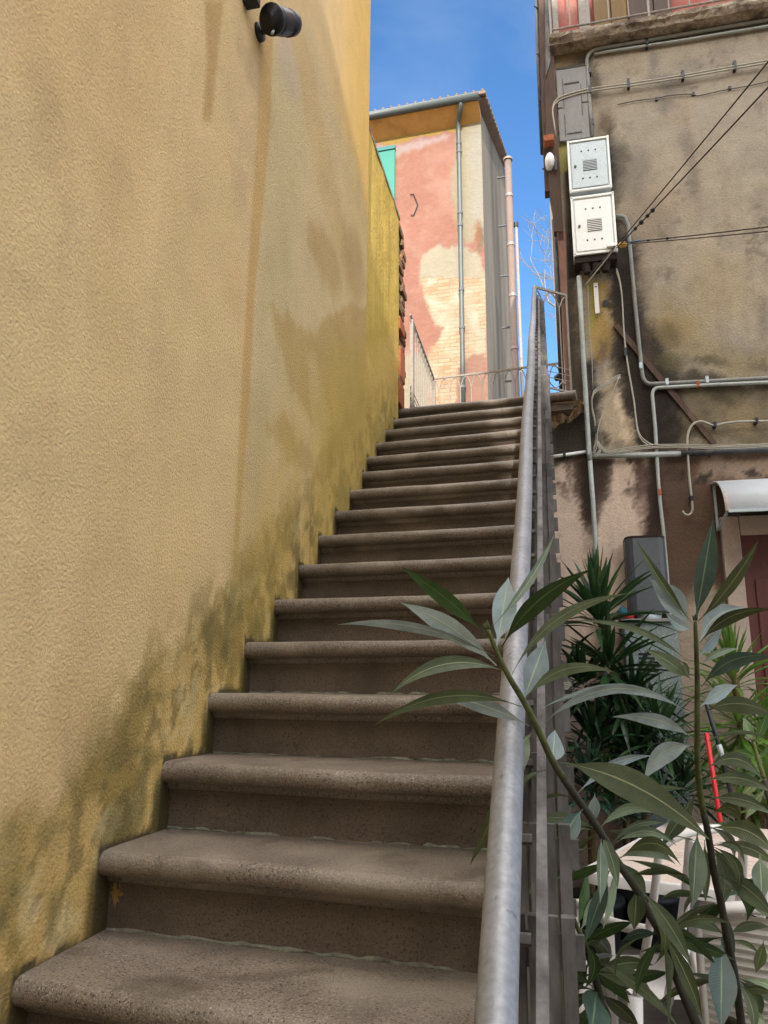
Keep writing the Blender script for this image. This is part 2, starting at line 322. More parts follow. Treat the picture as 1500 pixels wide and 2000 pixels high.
# ---------------------------------------------------------------- painted wall grids
def painted(name, O, a, b, na, nb, fn, material, parent, thick=None, height=None, trim=None):
    """grid O + i/na*a + j/nb*b ; fn(u,v) -> rgb(a) sRGB arrays; u,v metres along a,b"""
    O, a, b = [np.asarray(x, float) for x in (O, a, b)]
    la, lb = np.linalg.norm(a), np.linalg.norm(b)
    I, J = np.meshgrid(np.linspace(0, 1, na+1), np.linspace(0, 1, nb+1), indexing='ij')
    Pn = O+I[..., None]*a+J[..., None]*b
    uu, vv = I*la, J*lb
    n = np.cross(a, b); n /= np.linalg.norm(n)
    if height is not None: Pn = Pn+n*height(uu, vv)[..., None]
    vs = Pn.reshape(-1, 3)-world_loc(parent)
    idx = np.arange((na+1)*(nb+1)).reshape(na+1, nb+1)
    q = np.stack([idx[:-1, :-1], idx[1:, :-1], idx[1:, 1:], idx[:-1, 1:]], -1).reshape(-1, 4)
    if trim is not None:
        uc = (uu[:-1, :-1]+uu[1:, 1:])/2; vc = (vv[:-1, :-1]+vv[1:, 1:])/2
        q = q[trim(uc, vc).reshape(-1)]
    me = bpy.data.meshes.new(name); me.from_pydata(vs.tolist(), [], q.tolist()); me.update()
    c = fn(uu, vv); rgb = lin(np.clip(c[..., :3], 0, 255)); al = c[..., 3] if c.shape[-1] > 3 else np.ones(rgb.shape[:2])
    ca = me.color_attributes.new('paint', 'FLOAT_COLOR', 'POINT')
    ca.data.foreach_set('color', np.concatenate([rgb, al[..., None]], -1).reshape(-1).astype(np.float32))
    ul = me.uv_layers.new(name='uv'); li = np.empty(len(me.loops), np.int32); me.loops.foreach_get('vertex_index', li)
    ul.data.foreach_set('uv', np.stack([uu.reshape(-1), vv.reshape(-1)], -1)[li].reshape(-1).astype(np.float32))
    me.polygons.foreach_set('use_smooth', [True]*len(me.polygons))
    me.materials.append(material); o = bpy.data.objects.new(name, me); COL.objects.link(o); o.parent = parent
    return o
class Paint:
    """stains given in wall metres; pm maps a measured photo point to wall metres"""
    def __init__(s, u, v, base, pm, seed=1, warp=.12):
        s.u, s.v, s.pm = u, v, pm; s.c = np.zeros(u.shape+(3,))+np.array(base, float)
        hf = (_hash(np.floor(u*90), np.floor(v*90), seed+77)-.5)*.03
        s.wu = u+hf+warp*(fbm(u*2.2, v*1.6, seed)-.5)*2+.03*(fbm(u*14, v*10, seed+5)-.5)*2
        s.wv = v+hf*.8+warp*1.3*(fbm(u*2.5+9, v*1.4+4, seed+2)-.5)*2+.04*(fbm(u*16, v*9, seed+8)-.5)*2
    def mix(s, m, col, k=1.):
        m = np.clip(m*k, 0, 1)[..., None]; s.c = s.c*(1-m)+np.array(col, float)*m
    def el(s, px, py, rx, ry, col, k=1., soft=.5):
        a = s.pm(px, py); b = s.pm(px+rx, py); c = s.pm(px, py-ry)
        ru = abs(b[0]-a[0])+1e-3; rv = abs(c[1]-a[1])+1e-3
        d = np.sqrt(((s.wu-a[0])/ru)**2+((s.wv-a[1])/rv)**2)
        s.mix(1-smooth(1-soft, 1+soft*.4, d), col, k)
    def poly(s, pts, col, k=1., soft=.03, warp=True):
        P = [s.pm(*p) for p in pts]; U_, V_ = (s.wu, s.wv) if warp else (s.u, s.v)
        inside = np.zeros(U_.shape, bool); dist = np.full(U_.shape, 1e9)
        for i in range(len(P)):
            (x1, y1), (x2, y2) = P[i], P[(i+1) % len(P)]
            cond = ((y1 > V_) != (y2 > V_)) & (U_ < (x2-x1)*(V_-y1)/((y2-y1) if y2 != y1 else 1e-9)+x1); inside ^= cond
            dx, dy = x2-x1, y2-y1; t = np.clip(((U_-x1)*dx+(V_-y1)*dy)/(dx*dx+dy*dy+1e-9), 0, 1)
            dist = np.minimum(dist, np.hypot(U_-x1-t*dx, V_-y1-t*dy))
        sd = np.where(inside, dist, -dist)
        m = smooth(-soft, soft, sd); s.mix(m, col, k); return m

# ================================================================ STRUCTURE
g = MB(); g.add([(-120, -60, GZ), (120, -60, GZ), (120, 200, GZ), (-120, 200, GZ)], [(0, 1, 2, 3)])
go = g.build('ground', M['paving']); tag(go, None, None, None, 'structure')

# ---- yellow house on the left
YE = 3.12
def Lp(y, z, off=0): return np.array([XL+K*y, y, z])+U*off
hy = thing('ochre_house', Lp(0, GZ), 'tall ochre plastered house wall rising left of the steps, streaked and mossy', 'house')
L0 = Lp(-1.6, -.75); La = Lp(YE, -.75)-L0; Lb = Z*7.95
pmL = lambda px, py: (float((LW(px, py)-L0) @ V), float(LW(px, py)[2]+.75))
def paint_left(u, v, house=True, O=L0):
    y = O[1]+u*V[1]; z = v+O[2]
    pm = lambda px, py: (float((LW(px, py)-O) @ V), float(LW(px, py)[2]-O[2]))
    p = Paint(u, v, (206, 176, 126), pm, 3, .10)
    n1 = fbm(u*1.1, v*.5, 11); n2 = fbm(u*3, v*1.3, 21); st = fbm(u*7, v*.35, 31); n3 = fbm(u*6, v*5, 41)
    if house:
        p.mix(smooth(.42, .66, n1), (202, 168, 116), .7); p.mix(smooth(.52, .72, n2), (194, 166, 128), .5)
        p.mix(smooth(.60, .80, st), (192, 160, 112), .28)
        p.mix(smooth(.58, .75, fbm(u*2.2+7, v*2.0, 55))*smooth(.45, .65, n3), (176, 148, 110), .4)
        p.mix(smooth(2.0, 3.0, y)*smooth(2.8, 4.4, z), (192, 154, 80), .75)  # sunlit upper end of the wall painted yellower in the base colour
        # paler, greyer field right of the long drip
        p.poly([(528, 60), (600, 40), (700, 330), (724, 480), (724, 620), (640, 740), (560, 800), (520, 900), (455, 1250), (430, 1300), (480, 900)], (190, 168, 126), .65, .10)
        p.poly([(520, 120), (560, 110), (600, 300), (560, 620), (500, 900), (490, 700)], (182, 164, 118), .5, .08)
        # the long drip under the lamp, and its neighbours
        p.poly([(508, 60), (533, 60), (528, 240), (512, 420), (498, 560), (488, 760), (472, 980), (462, 1120), (455, 1120), (464, 900), (478, 640), (488, 480), (502, 260)], (184, 148, 90), .75, .016, False)
        p.poly([(400, 0), (436, 0), (424, 120), (412, 240), (396, 236), (404, 120)], (176, 142, 88), .75, .02, False)
        p.poly([(560, 60), (590, 40), (625, 200), (655, 330), (672, 420), (690, 520), (700, 600), (680, 590), (640, 420), (600, 260)], (182, 148, 96), .4, .07)
        p.el(560, 130, 26, 90, (180, 160, 140), .5); p.el(640, 520, 30, 70, (172, 142, 92), .7); p.el(610, 470, 14, 40, (172, 142, 92), .6); p.el(690, 520, 22, 90, (168, 138, 92), .6)
        p.poly([(524, 598), (545, 612), (620, 660), (640, 640), (724, 600), (724, 900), (690, 940), (640, 860), (600, 800), (570, 740), (545, 670)], (172, 142, 86), .75, .03)
        p.poly([(650, 700), (724, 690), (724, 880), (670, 960), (630, 900)], (172, 146, 78), .5, .08)
        p.el(560, 840, 26, 45, (172, 142, 84), .7, .4); p.el(595, 880, 22, 40, (170, 142, 84), .6, .4); p.el(530, 850, 16, 24, (176, 146, 90), .5)
        p.poly([(600, 690), (615, 690), (650, 840), (620, 860)], (196, 170, 124), .6, .04)
        for (a, b, c, d) in ((250, 330, 40, 60), (80, 200, 30, 60), (390, 380, 18, 40), (250, 90, 14, 24), (60, 600, 60, 60), (320, 700, 60, 50)):
            p.el(a, b, c, d, (178, 150, 112), .25, .9)
    else:
        p.c[:] = np.array((196, 166, 84.))
        p.mix(smooth(.42, .6, fbm(u*9, v*.5, 61)), (172, 146, 66), .4); p.mix(smooth(.5, .7, fbm(u*16, v*.8, 71)), (146, 126, 60), .35)
        p.mix(smooth(.5, .7, n2), (208, 176, 96), .5)
    # damp band following the stairs
    d = z-y*RI/TR+.05*(n3-.5)+.22*(n2-.5)+.05*(fbm(u*22, v*18, 301)-.5)+.035*(_hash(np.floor(u*80), np.floor(v*80), 5)-.5)
    hi = .34+.28*(n1-.5)+.10*np.clip(y-1.2, 0, 2) if house else .9
    p.mix(1-smooth(hi-.09, hi, d), (160, 132, 72) if house else (176, 148, 66), .64)
    p.mix((1-smooth(hi-.26, hi-.10, d+.10*(n3-.5)))*(.55+.45*smooth(.4, .6, n3)), (200, 166, 100), .85)
    p.mix(smooth(.47, .60, fbm(u*8, v*6, 81)+.1*(fbm(u*30, v*26, 83)-.5))*(1-smooth(.2, .5, d)), (124, 104, 54), .6)
    p.mix(smooth(.52, .60, fbm(u*18, v*14, 181))*(1-smooth(.1, .45, d)), (98, 86, 50), .5)
    p.mix(smooth(.60, .66, fbm(u*12+5, v*10, 187))*(1-smooth(.1, .4, d)), (206, 186, 140), .5)
    p.mix(smooth(.54, .68, fbm(u*5+3, v*3.5, 91))*(1-smooth(.05, .42, d)), (96, 88, 50), .55)
    p.mix(smooth(.35, .6, n1+.08*(y-1.4))*(1-smooth(.4, 1.3, d))*smooth(.6, 2, y), (176, 148, 74), .55)
    # dark grime right along the step profile
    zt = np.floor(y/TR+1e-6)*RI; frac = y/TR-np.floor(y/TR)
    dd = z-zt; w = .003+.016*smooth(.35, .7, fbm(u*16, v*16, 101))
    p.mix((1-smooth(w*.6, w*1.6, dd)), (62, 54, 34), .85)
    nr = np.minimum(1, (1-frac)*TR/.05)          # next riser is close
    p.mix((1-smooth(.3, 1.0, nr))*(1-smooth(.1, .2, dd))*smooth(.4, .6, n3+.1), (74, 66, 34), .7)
    return p.c
painted('wall', L0, La, Lb, 378, 560, lambda u, v: paint_left(u, v), M['ochre'], hy)
b = MB(); e = Lp(YE, -.75)
b.prism([Lp(YE, -.75), Lp(YE, -.75)-U*6, Lp(-9, -.75)-U*6, Lp(-9, -.75, -.0), Lp(-1.6, -.75, -.0), Lp(-1.6, -.75, -.012), Lp(YE, -.75, -.012)], Z*8.0)
b.build('house_body', M['plainwall'], hy)
rb = MB(); rb.prism([Lp(YE+.2, 7.26, .25), Lp(YE+.2, 7.26, -6.3), Lp(-9.2, 7.26, -6.3), Lp(-9.2, 7.26, .25)], Z*.18); rb.build('roof', M['rooftile'], hy)
# ---- lower garden wall beyond the house
gw = thing('garden_wall', Lp(YE, GZ), 'lower mossy yellow wall beside the top steps, ending in broken brick', 'wall')
GO = Lp(YE, .5, -.045); GA = Lp(4.36, .5, -.045)-GO
def gh(u, v): return .012*(fbm(u*3, v*2, 5)-.5)*2
painted('plaster_face', GO, GA, Z*4.24, 62, 212, lambda u, v: paint_left(u, v, False, GO), M['ochre2'], gw, height=gh)
b = MB(); b.prism([Lp(YE+.002, GZ, -.06), Lp(4.36, GZ, -.06), Lp(4.36, GZ, -.36), Lp(YE+.002, GZ, -.36)], Z*(4.73-GZ)); b.build('wall_core', M['plainwall'], gw)
b = MB(); b.prism([Lp(YE, 4.735, -.04), Lp(4.40, 4.735, -.04), Lp(4.40, 4.735, -.40), Lp(YE, 4.735, -.40)], Z*.03); b.build('coping', M['mortar'], gw)
# broken brick end: courses with ragged faces
b = MB(); zc = 2.95; row = 0
while zc < 4.70:
    h = .062
    for j in range(2):
        y0 = 4.363+(0 if j == 0 else .16+.05*((row % 2))); y1 = (4.52+.05*(row % 2) if j == 0 else 4.70)+rnd.uniform(-.02, .02)-(.10 if zc > 4.55 else 0)*(j)
        if y1-y0 < .03: continue
        off = -.05+rnd.uniform(-.035, .012)
        c = (Lp((y0+y1)/2, zc+h/2, off-.12)); b.box(c, (y1-y0, .24, h), (V, U, Z))
    zc += h+.012; row += 1
bo = b.build('brick_end', M['brickend'], gw, bevel=.008)
b = MB()
for zz, yy, hh in ((3.1, 4.42, .2), (3.38, 4.45, .28), (3.72, 4.43, .12)): b.box(Lp(yy+.05, zz+.05, -.10), (.2, .13, hh), (V, U, Z))
b.build('orange_brick_patch', M['orange'], gw, bevel=.01)
b = MB(); b.box(Lp(4.52, 3.7, -.19), (.30, .20, 1.9), (V, U, Z)); b.build('brick_core', M['mortar'], gw)

# ---- wall lamps on the yellow wall
def wall_lamp(px, py, label, flip):
    P = LW(px, py, .115)-U*.115; t = thing('wall_lamp', P, label, 'lamp', 'black spotlights high on the yellow wall')
    ax = np.array([-.12, -.42, -.30]); ax /= np.linalg.norm(ax)
    c = P+U*.115
    s = MB(); s.tube([c-ax*.09, c-ax*.085, c-ax*.05, c-ax*.045, c-ax*.02, c-ax*.015, c+ax*.03, c+ax*.055], [.03, .048, .054, .050, .050, .055, .055, .058], 20); s.build('lamp_housing', M['black'], t, True)
    s = MB(); s.tube([c+ax*.056, c+ax*.072, c+ax*.075, c+ax*.070], [.060, .060, .052, .045], 20, True); h = s.build('front_ring', M['black'], t, True)
    s = MB(); s.tube([c+ax*.071, c+ax*.073], [.046, .044], 20); s.build('lens', M['lens'], t)
    s = MB(); s.tube([P+U*.0-Z*.0+V*.03, P+U*.03+V*.03, P+U*.06+V*.05+Z*.05, c-ax*.06], [.014]*4, 8); s.build('arm', M['black'], t, True)
    s = MB(); s.tube([P+V*.03+U*.001, P+V*.03+U*.02], [.04, .036], 16); s.build('wall_plate', M['black'], t, True)
    s = MB(); s.tube([c+ax*.05-Z*.055, c+ax*.06-Z*.068], .006, 6); s.build('knob', M['galv'], t)
    return t
wall_lamp(549, 42, 'round black spotlight whose dark lens points down the yellow wall', 1)
P = LW(478, 2); t = thing('lamp_bracket', P, 'small black bracket end at the top edge, left of the spotlight', 'bracket')
s = MB(); s.box(P+U*.03-Z*.0, (.05, .06, .05), (V, U, Z)); s.build('clip', M['black'], t, bevel=.006)
s = MB(); s.box(P+U*.02+Z*.12-V*.03, (.03, .04, .22), (V, U, Z)); s.build('arm', M['black'], t, bevel=.005)

# ================================================================ STAIRCASE
st = thing('stone_staircase', (-.5, 0, GZ), 'worn brown stone steps with rounded nosings climbing beside the yellow wall', 'staircase')
XE = lambda y: .0897+.062+K*y
def step(n, depth=None, xr=None, name='step', thin=False, xl=None):
    y0 = n*TR+(rnd.uniform(-.003, .003)); z0 = n*RI+rnd.uniform(-.002, .002)
    dp = depth or TR+.03; r = .030
    prof = [(dp+.04, 0), (.10, .0), (r+.01, -.0005)]
    for i in range(1, 8):
        a = math.pi/2+math.pi*i/8; prof.append((r+r*math.cos(a)*1.0, -r+r*math.sin(a)))
    prof += [(r, -2*r), (.044, -2*r-.001), (.046, -2*r-.013), (.056, -2*r-.020), (.060, -2*r-.024), (.061, -RI+.002), (dp+.04, -RI+.002)]
    if thin: prof = prof[:-6]+[(.10, -2*r-.004), (dp+.04, -2*r-.004)]
    nx = 28; s = MB(); xr0 = xr if xr is not None else XE(y0)
    P = len(prof); vs = []
    for i in range(nx+1):
        t = i/nx; xa = XL+K*y0-.10
        for (yy, zz) in prof:
            xl_ = xa if xl is None else xl; xe = xr0+(K*yy if xr is None else 0); x = xl_+(xe-xl_)*t
            wy = .011*(vnoise(np.array(x*4.+n*3.7), np.array(n*1.3), 4)-.5); wz = .006*(vnoise(np.array(x*3.+n), np.array(yy*6.), 9)-.5)
            if yy < .05: wy += .004*(vnoise(np.array(x*30.), np.array(n*2.+zz*40), 3)-.5)
            if -.05 < zz < -.001 and yy < .03:
                cpn = vnoise(np.array(x*16.+n*5.1), np.array(n*2.7), 31); wy += max(0, cpn-.80)*.05; wz += 0
            wear = -.004*math.exp(-((t-.62)/.25)**2) if zz > -.02 and yy < .16 else 0
            vs.append((x, y0+yy+wy, z0+zz+wz*.7+wear))
    fs = [(i*P+k, (i+1)*P+k, (i+1)*P+(k+1) % P, i*P+(k+1) % P) for i in range(nx) for k in range(P)]
    fs += [tuple(range(P)), tuple(range(nx*P, (nx+1)*P))[::-1]]
    s.add(vs, fs); o = s.build(name, M['stone'], st, True)
    o.data.materials.append(M['riser'])      # darker stone copy on the risers: shade under the nosings put into colour
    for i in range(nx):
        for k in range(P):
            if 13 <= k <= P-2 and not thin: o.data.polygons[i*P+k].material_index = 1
    em = o.modifiers.new('edges', 'EDGE_SPLIT'); em.split_angle = math.radians(50)
    return o, y0, z0
for n in range(-3, 16):
    o, y0, z0 = step(n)
    # mortar bead where the riser above meets this tread
    s = MB(); pts = []
    yj = (n+1)*TR+.061
    for i in range(41):
        x = XL+K*yj-.03+(XE(yj)-.01-XL-K*yj+.03)*i/40
        pts.append((x, yj+.002+rnd.uniform(-.003, .003), z0+.001+rnd.uniform(-.002, .002)))
    s.tube(pts, [.006+rnd.uniform(-.0035, .003) for _ in pts], 6); 
    m = s.build('mortar_joint', M['mortar'], o, True)
    s = MB(); y1 = y0+.05; s.prism([(XL+K*y1-.1, y1, z0-RI-.0), (XE(y1)-.05, y1, z0-RI), (XE(y1)-.05+K*TR, y1+TR, z0-RI), (XL+K*y1-.1, y1+TR, z0-RI)], (0, 0, RI-.03))
    if n in (2, 6):      # ochre paint slopped onto the end of the riser
        s = MB(); xw = XL+K*(y0+.061); zc = z0-RI*.5; k = 13
        k = 26; ring = [(xw+.020+.016*math.cos(a_)*rnd.uniform(.35, 1.5), y0+.0598, zc+.026*math.sin(a_)*rnd.uniform(.3, 1.6)-.012) for a_ in [6.283*i/k for i in range(k)]]
        s.add(ring+[(p_[0], p_[1]-.0015, p_[2]) for p_ in ring], [tuple(range(k, 2*k))]+[(i, (i+1) % k, k+(i+1) % k, k+i) for i in range(k)]); s.build('paint_smear', M['smear'], o)
LZ = 16*RI
lo, ly0, lz0 = step(16, .10, None, 'landing_nosing')
step(16, .20, -.035, 'landing_edge', True, XE(16*TR)-.004)
s = MB(); s.prism([(XL+K*4.5-.08, 16*TR+.062, LZ-.14), (-.06, 16*TR+.062, LZ-.14), (-.06-.05, 4.70, LZ-.14), (-.3, 6.06, LZ-.14), (XL+K*6.1-.10, 6.06, LZ-.14)], (0, 0, .138)); s.build('landing_slab', M['stonedark'], st)
s = MB(); s.prism([(XL+K*-.8-.1, -3*TR+.08, GZ+.0), (XL+K*4.4-.1, 16*TR+.02, GZ), (XL+K*4.4-.1, 16*TR+.02, LZ-.26), (XL+K*-.8-.1, -3*TR+.12, -3*RI-.26)], (.98, 0, 0))
mv = s.v; s.v = [(x if i < 4 else XE(y)-.05, y, z) for i, (x, y, z) in enumerate(mv)]
s.build('stair_body', M['stonedark'], st)
# rough corbel under the landing
s = MB(); nu, nv = 30, 18; vs = []
c0 = np.array([XE(16*TR)-.06, 16*TR+.06, LZ-.062])
for i in range(nu+1):
    for j in range(nv+1):
        a_ = i/nu; b_ = j/nv; wd_ = .32*a_; prof_h = -.02-.30*math.sin(math.pi*min(1, b_*.55+.0))*(1-a_**2.2)*(.55+.45*(1-a_))*b_
        k = (fbm(np.array(a_*7.+b_*2), np.array(b_*9.-a_*3), 7)-.5)*.10+(vnoise(np.array(a_*4+b_*14.), np.array(b_*5.), 3)-.5)*.03
        vs.append((c0[0]+wd_, c0[1]+.30*b_*1.0+.0+k*.7-.01, c0[2]+prof_h+k*min(1, b_*3)))
s.add(vs, [(i*(nv+1)+j, (i+1)*(nv+1)+j, (i+1)*(nv+1)+j+1, i*(nv+1)+j+1) for i in range(nu) for j in range(nv)])
s.build('corbel', mat('corbel_mortar', (168, 142, 112), .95, var=.3, vscale=10, bump=1, bscale=50, bdist=.02), st, True)

# ================================================================ STAIR RAILING
XR = .0897; RS = RI/TR+.002; HR = .900
rail = lambda y, h: np.array([XR+K*y, y, HR+RS*y-(HR-h)])
sr = thing('stair_railing', rail(0, 0), 'iron railing with thick pale pipe handrail sloping up the open side of the steps', 'railing')
s = MB(); ys = np.linspace(-.95, 4.43, 46)
s.tube([rail(y, HR)+np.array([.0015*math.sin(y*5), 0, .002*math.sin(y*3.1)]) for y in ys], .0158, 22); s.build('handrail', M['rail'], sr, True)
BT = HR-.075; BB = .055
s = MB(); s.tube([rail(y, BT)+U*.03 for y in (-.95, 1, 4.43)], .012, 4, flat=.6); s.build('top_bar', M['oldpaint'], sr)
s = MB(); s.tube([rail(y, BB)+U*.032 for y in (-.95, 1, 4.43)], .012, 4, flat=.6); s.build('bottom_bar', M['oldpaint'], sr)
s = MB(); s.tube([rail(y, .33) for y in (-.95, 1, 4.43)], .004, 4); s.tube([rail(y, .22) for y in (-.95, 1, 4.43)], .004, 4); s.build('thin_bars', M['oldpaint'], sr)
sp = .098; k = 0; y = -.93
d3 = np.array([K, 1, RS]); d3n = d3/np.linalg.norm(d3)
while y < 4.42:
    s = MB(); hs = sp/2
    [s.box((rail(y, BB-.04)+rail(y, BT-.03))/2+U*(.006+.0155*r_), (.0125, .008+.006*(r_ % 2), BT+.01-BB), (U, V, Z)) for r_ in range(4)]; s.box(rail(y, BB+.02)+U*.036, (.062, .006, .03), (U, V, Z)); s.box(rail(y, BT-.06)+U*.036, (.062, .006, .03), (U, V, Z))
    for sg in (-1, 1):
        s.tube([rail(y, BT-.11), rail(y+sg*.006, BT-.085), rail(y+sg*.022, BT-.045), rail(y+sg*.042, BT-.015), rail(y+sg*hs, BT-.004)], .006, 4)
        s.tube([rail(y, BB+.085), rail(y+sg*.006, BB+.07), rail(y+sg*.022, BB+.04), rail(y+sg*.042, BB+.012), rail(y+sg*hs, BB+.003)], .006, 4)
    s.build('baluster', M['oldpaint'], sr)
    s = MB(); s.tube([rail(y+hs, BT), rail(y+hs, HR-.008)], .007, 6); s.tube([rail(y+hs-.016, BT+.012), rail(y+hs+.016, BT+.012)], .009, 6); s.tube([rail(y+hs, BT-.005), rail(y+hs, BT-.005)+U*.02], .006, 5); s.build('rail_bracket', M['oldpaint'], sr)
    y += sp; k += 1
for y in (-.9, .72, 2.4, 4.41):
    s = MB(); s.tube([rail(y, -.10)+U*.012, rail(y, BT)+U*.012], .013, 4); s.build('post', M['oldpaint'], sr)

# ================================================================ LANDING RAILINGS (arched iron)
def arch_panel(t, A, B, z0, h, n, r=.008, low=True):
    A, B = np.asarray(A, float), np.asarray(B, float); L = B-A; q = lambda s_, z: A+L*s_+Z*(z0+z-A[2])
    s = MB(); s.tube([q(0, h), q(1, h)], .013, 4, flat=.8); s.build('top_rail', M['paleiron'], t)
    s = MB(); s.tube([q(0, .05), q(1, .05)], .010, 4, flat=.8)
    s.build('bottom_rail', M['paleiron'], t)
    s = MB()
    for zz in (.14, .19, .24): s.tube([q(0, zz), q(1, zz)], .0035, 5)
    s.build('thin_bars', M['paleiron'], t)
    for i in range(n):
        c = (i+.5)/n; hs = .5/n; s = MB(); s.tube([q(c, .05), q(c, h-.13)], r*.7, 5)
        for sg in (-1, 1):
            s.tube([q(c, h-.14), q(c+sg*hs*.12, h-.11), q(c+sg*hs*.40, h-.055), q(c+sg*hs*.72, h-.022), q(c+sg*hs, h-.013)], r*.7, 5)
            if low: s.tube([q(c, .15), q(c+sg*hs*.14, .12), q(c+sg*hs*.5, .085), q(c+sg*hs, .058)], r*.6, 5)
        s.build('baluster', M['paleiron'], t)
LC = lambda px, py, z=3.94: hit(px, py, (0, 0, z), Z)
nl, fl, fr = LC(801, 614), LC(847.5, 740), LC(1105, 708)
t1 = thing('landing_railing', (*nl[:2], LZ), 'left side railing of the landing, seen nearly edge on beyond the brick', 'railing', 'iron railings round the landing')
arch_panel(t1, (*nl[:2], LZ), (*fl[:2], LZ), LZ, .90, 13)
s = MB(); s.box((nl[0], nl[1]+.06, LZ+.45), (.03, .05, .84), (U, V, Z)); s.build('post', M['paleiron'], t1)
s = MB(); s.box((fl[0], fl[1], LZ+.45), (.025, .025, .88)); s.build('post', M['paleiron'], t1)
t2 = thing('landing_railing', (*fl[:2], LZ), 'back railing of the landing with arches, in front of the pink house', 'railing', 'iron railings round the landing')
arch_panel(t2, (*fl[:2], LZ), (*fr[:2], LZ), LZ, .90, 12)
A3, B3 = rail(4.44, HR), RW(1104, 545, .06)
t3 = thing('landing_railing', (A3[0], A3[1], LZ), 'short arched railing closing the landing beside the stained house', 'railing', 'iron railings round the landing')
arch_panel(t3, (A3[0], A3[1], LZ), (B3[0], B3[1], LZ), LZ, A3[2]-LZ, 2)
for xx in (0, 1):
    pp = (np.array([A3[0], A3[1], 0])*(1-xx)+np.array([B3[0], B3[1], 0])*xx)
    s = MB(); s.tube([pp+Z*LZ, pp+Z*A3[2]], .012, 4); s.build('post', M['paleiron'], t3)
P = dep(1088, 738, 6.6); t = thing('bulb_cage', P, 'small round black bulb hanging in front of the back landing railing', 'lamp')
s = MB(); s.tube([P+Z*.03, P+Z*.022, P, P-Z*.022, P-Z*.03], [.008, .02, .028, .02, .006], 12); s.build('bulb', M['black'], t, True)
s = MB(); s.tube([P+Z*.03, P+Z*.04+U*.12], .005, 6); s.build('arm', M['black'], t)

# ================================================================ PINK HOUSE
FD = np.array([0, 13.6, 0]); FN = np.array([math.sin(math.radians(-3.2)), math.cos(math.radians(-3.2)), 0]); FU = np.array([FN[1], -FN[0], 0])
FW = lambda px, py, off=0: hit(px, py, FD-FN*off, FN)
ph = thing('pink_house', (-3.6, 13.8, GZ), 'sunlit salmon pink house with bare brick patch and grey downpipe behind the landing', 'house')
cr = FW(941, 300); F0 = cr-FU*5.2; F0[2] = 3.6; ztop = FW(940, 232)[2]+.05
pmF = lambda px, py: (float((FW(px, py)-F0) @ FU), float(FW(px, py)[2]-F0[2]))
def paint_pink(u, v):
    p = Paint(u, v, (216, 156, 134), pmF, 8, .18)
    p.mix(smooth(.4, .65, fbm(u*.8, v*.6, 3)), (208, 144, 120), .7); p.mix(smooth(.5, .7, fbm(u*3, v*3, 7)), (224, 172, 152), .5)
    p.poly([(700, 262), (790, 248), (912, 226), (950, 222), (950, 262), (880, 252), (740, 285), (700, 292)], (222, 182, 92), .95, .03)
    p.poly([(700, 300), (745, 286), (800, 274), (875, 258), (884, 262), (880, 268), (830, 280), (790, 294), (700, 316)], (226, 200, 194), .9, .08)
    p.poly([(912, 232), (960, 226), (960, 480), (908, 470), (896, 440), (886, 420), (880, 392), (884, 340), (892, 300), (898, 262)], (208, 194, 160), .95, .10)
    p.poly([(922, 250), (960, 245), (960, 440), (918, 430), (912, 380), (918, 300)], (206, 200, 184), .7, .2)
    p.el(932, 455, 12, 28, (190, 116, 84), .8, .5); p.el(940, 470, 8, 40, (160, 136, 112), .7, .5)
    p.poly([(700, 300), (776, 300), (776, 362), (700, 362)], (222, 190, 176), .0, .05)
    cream = [(817, 560), (818, 520), (830, 500), (856, 482), (885, 474), (910, 478), (930, 492), (945, 510), (950, 552), (830, 548), (824, 556)]
    p.poly(cream, (220, 208, 178), .95, .05)
    p.poly([(780, 700), (836, 686), (858, 668), (872, 640), (850, 632), (840, 610), (828, 570), (823, 548), (950, 540), (950, 800), (780, 800)], (216, 200, 168), .97, .05)
    bm = Paint(u, v, (0, 0, 0), pmF, 9, .10)
    k1 = bm.poly([(838, 690), (858, 668), (872, 640), (850, 632), (838, 605), (828, 570), (823, 548), (905, 541), (950, 545), (950, 692), (925, 690), (918, 699), (895, 720), (890, 800), (838, 800)], (1, 1, 1), 1, .04)
    p.poly([(893, 712), (912, 696), (925, 690), (950, 694), (950, 800), (890, 800)], (204, 150, 128), .85, .06)
    p.c = p.c*.60
    return np.concatenate([p.c, np.clip(k1*(.6+.7*smooth(.3, .5, fbm(u*1.4, v*1.2, 77))), 0, 1)[..., None]], -1)
painted('facade', F0, FU*5.2, Z*(ztop-3.6), 130, 270, paint_pink, M['pinkfac'], ph)
bk = FN*9.0
rk = hit(986, 332, cr, FU)     # far top of the visible gable slope
dl = float((rk-cr) @ FN)
# gable side
s = MB(); c0 = np.array([cr[0], cr[1], GZ]); c1 = np.array([cr[0], cr[1], ztop+.1])
r1 = c0+FN*dl; s.add([c0, r1, np.array([r1[0], r1[1], rk[2]]), c1], [(0, 1, 2, 3)]); s.build('gable_wall', M['gable'], ph)
s = MB(); s.add([F0-FU*3+Z*(GZ-3.6), c0, c0+Z*(3.6-GZ), F0-FU*3], [(0, 1, 2, 3)]); s.add([F0-FU*3, F0, F0+Z*(ztop-3.6), F0-FU*3+Z*(ztop-3.6)], [(0, 1, 2, 3)])
bk0 = F0-FU*3+FN*dl; s.add([bk0+Z*(GZ-3.6), r1, np.array([r1[0], r1[1], rk[2]]), bk0+Z*(rk[2]-3.6)], [(3, 2, 1, 0)])
s.build('plain_walls', M['pinkplain'], ph)
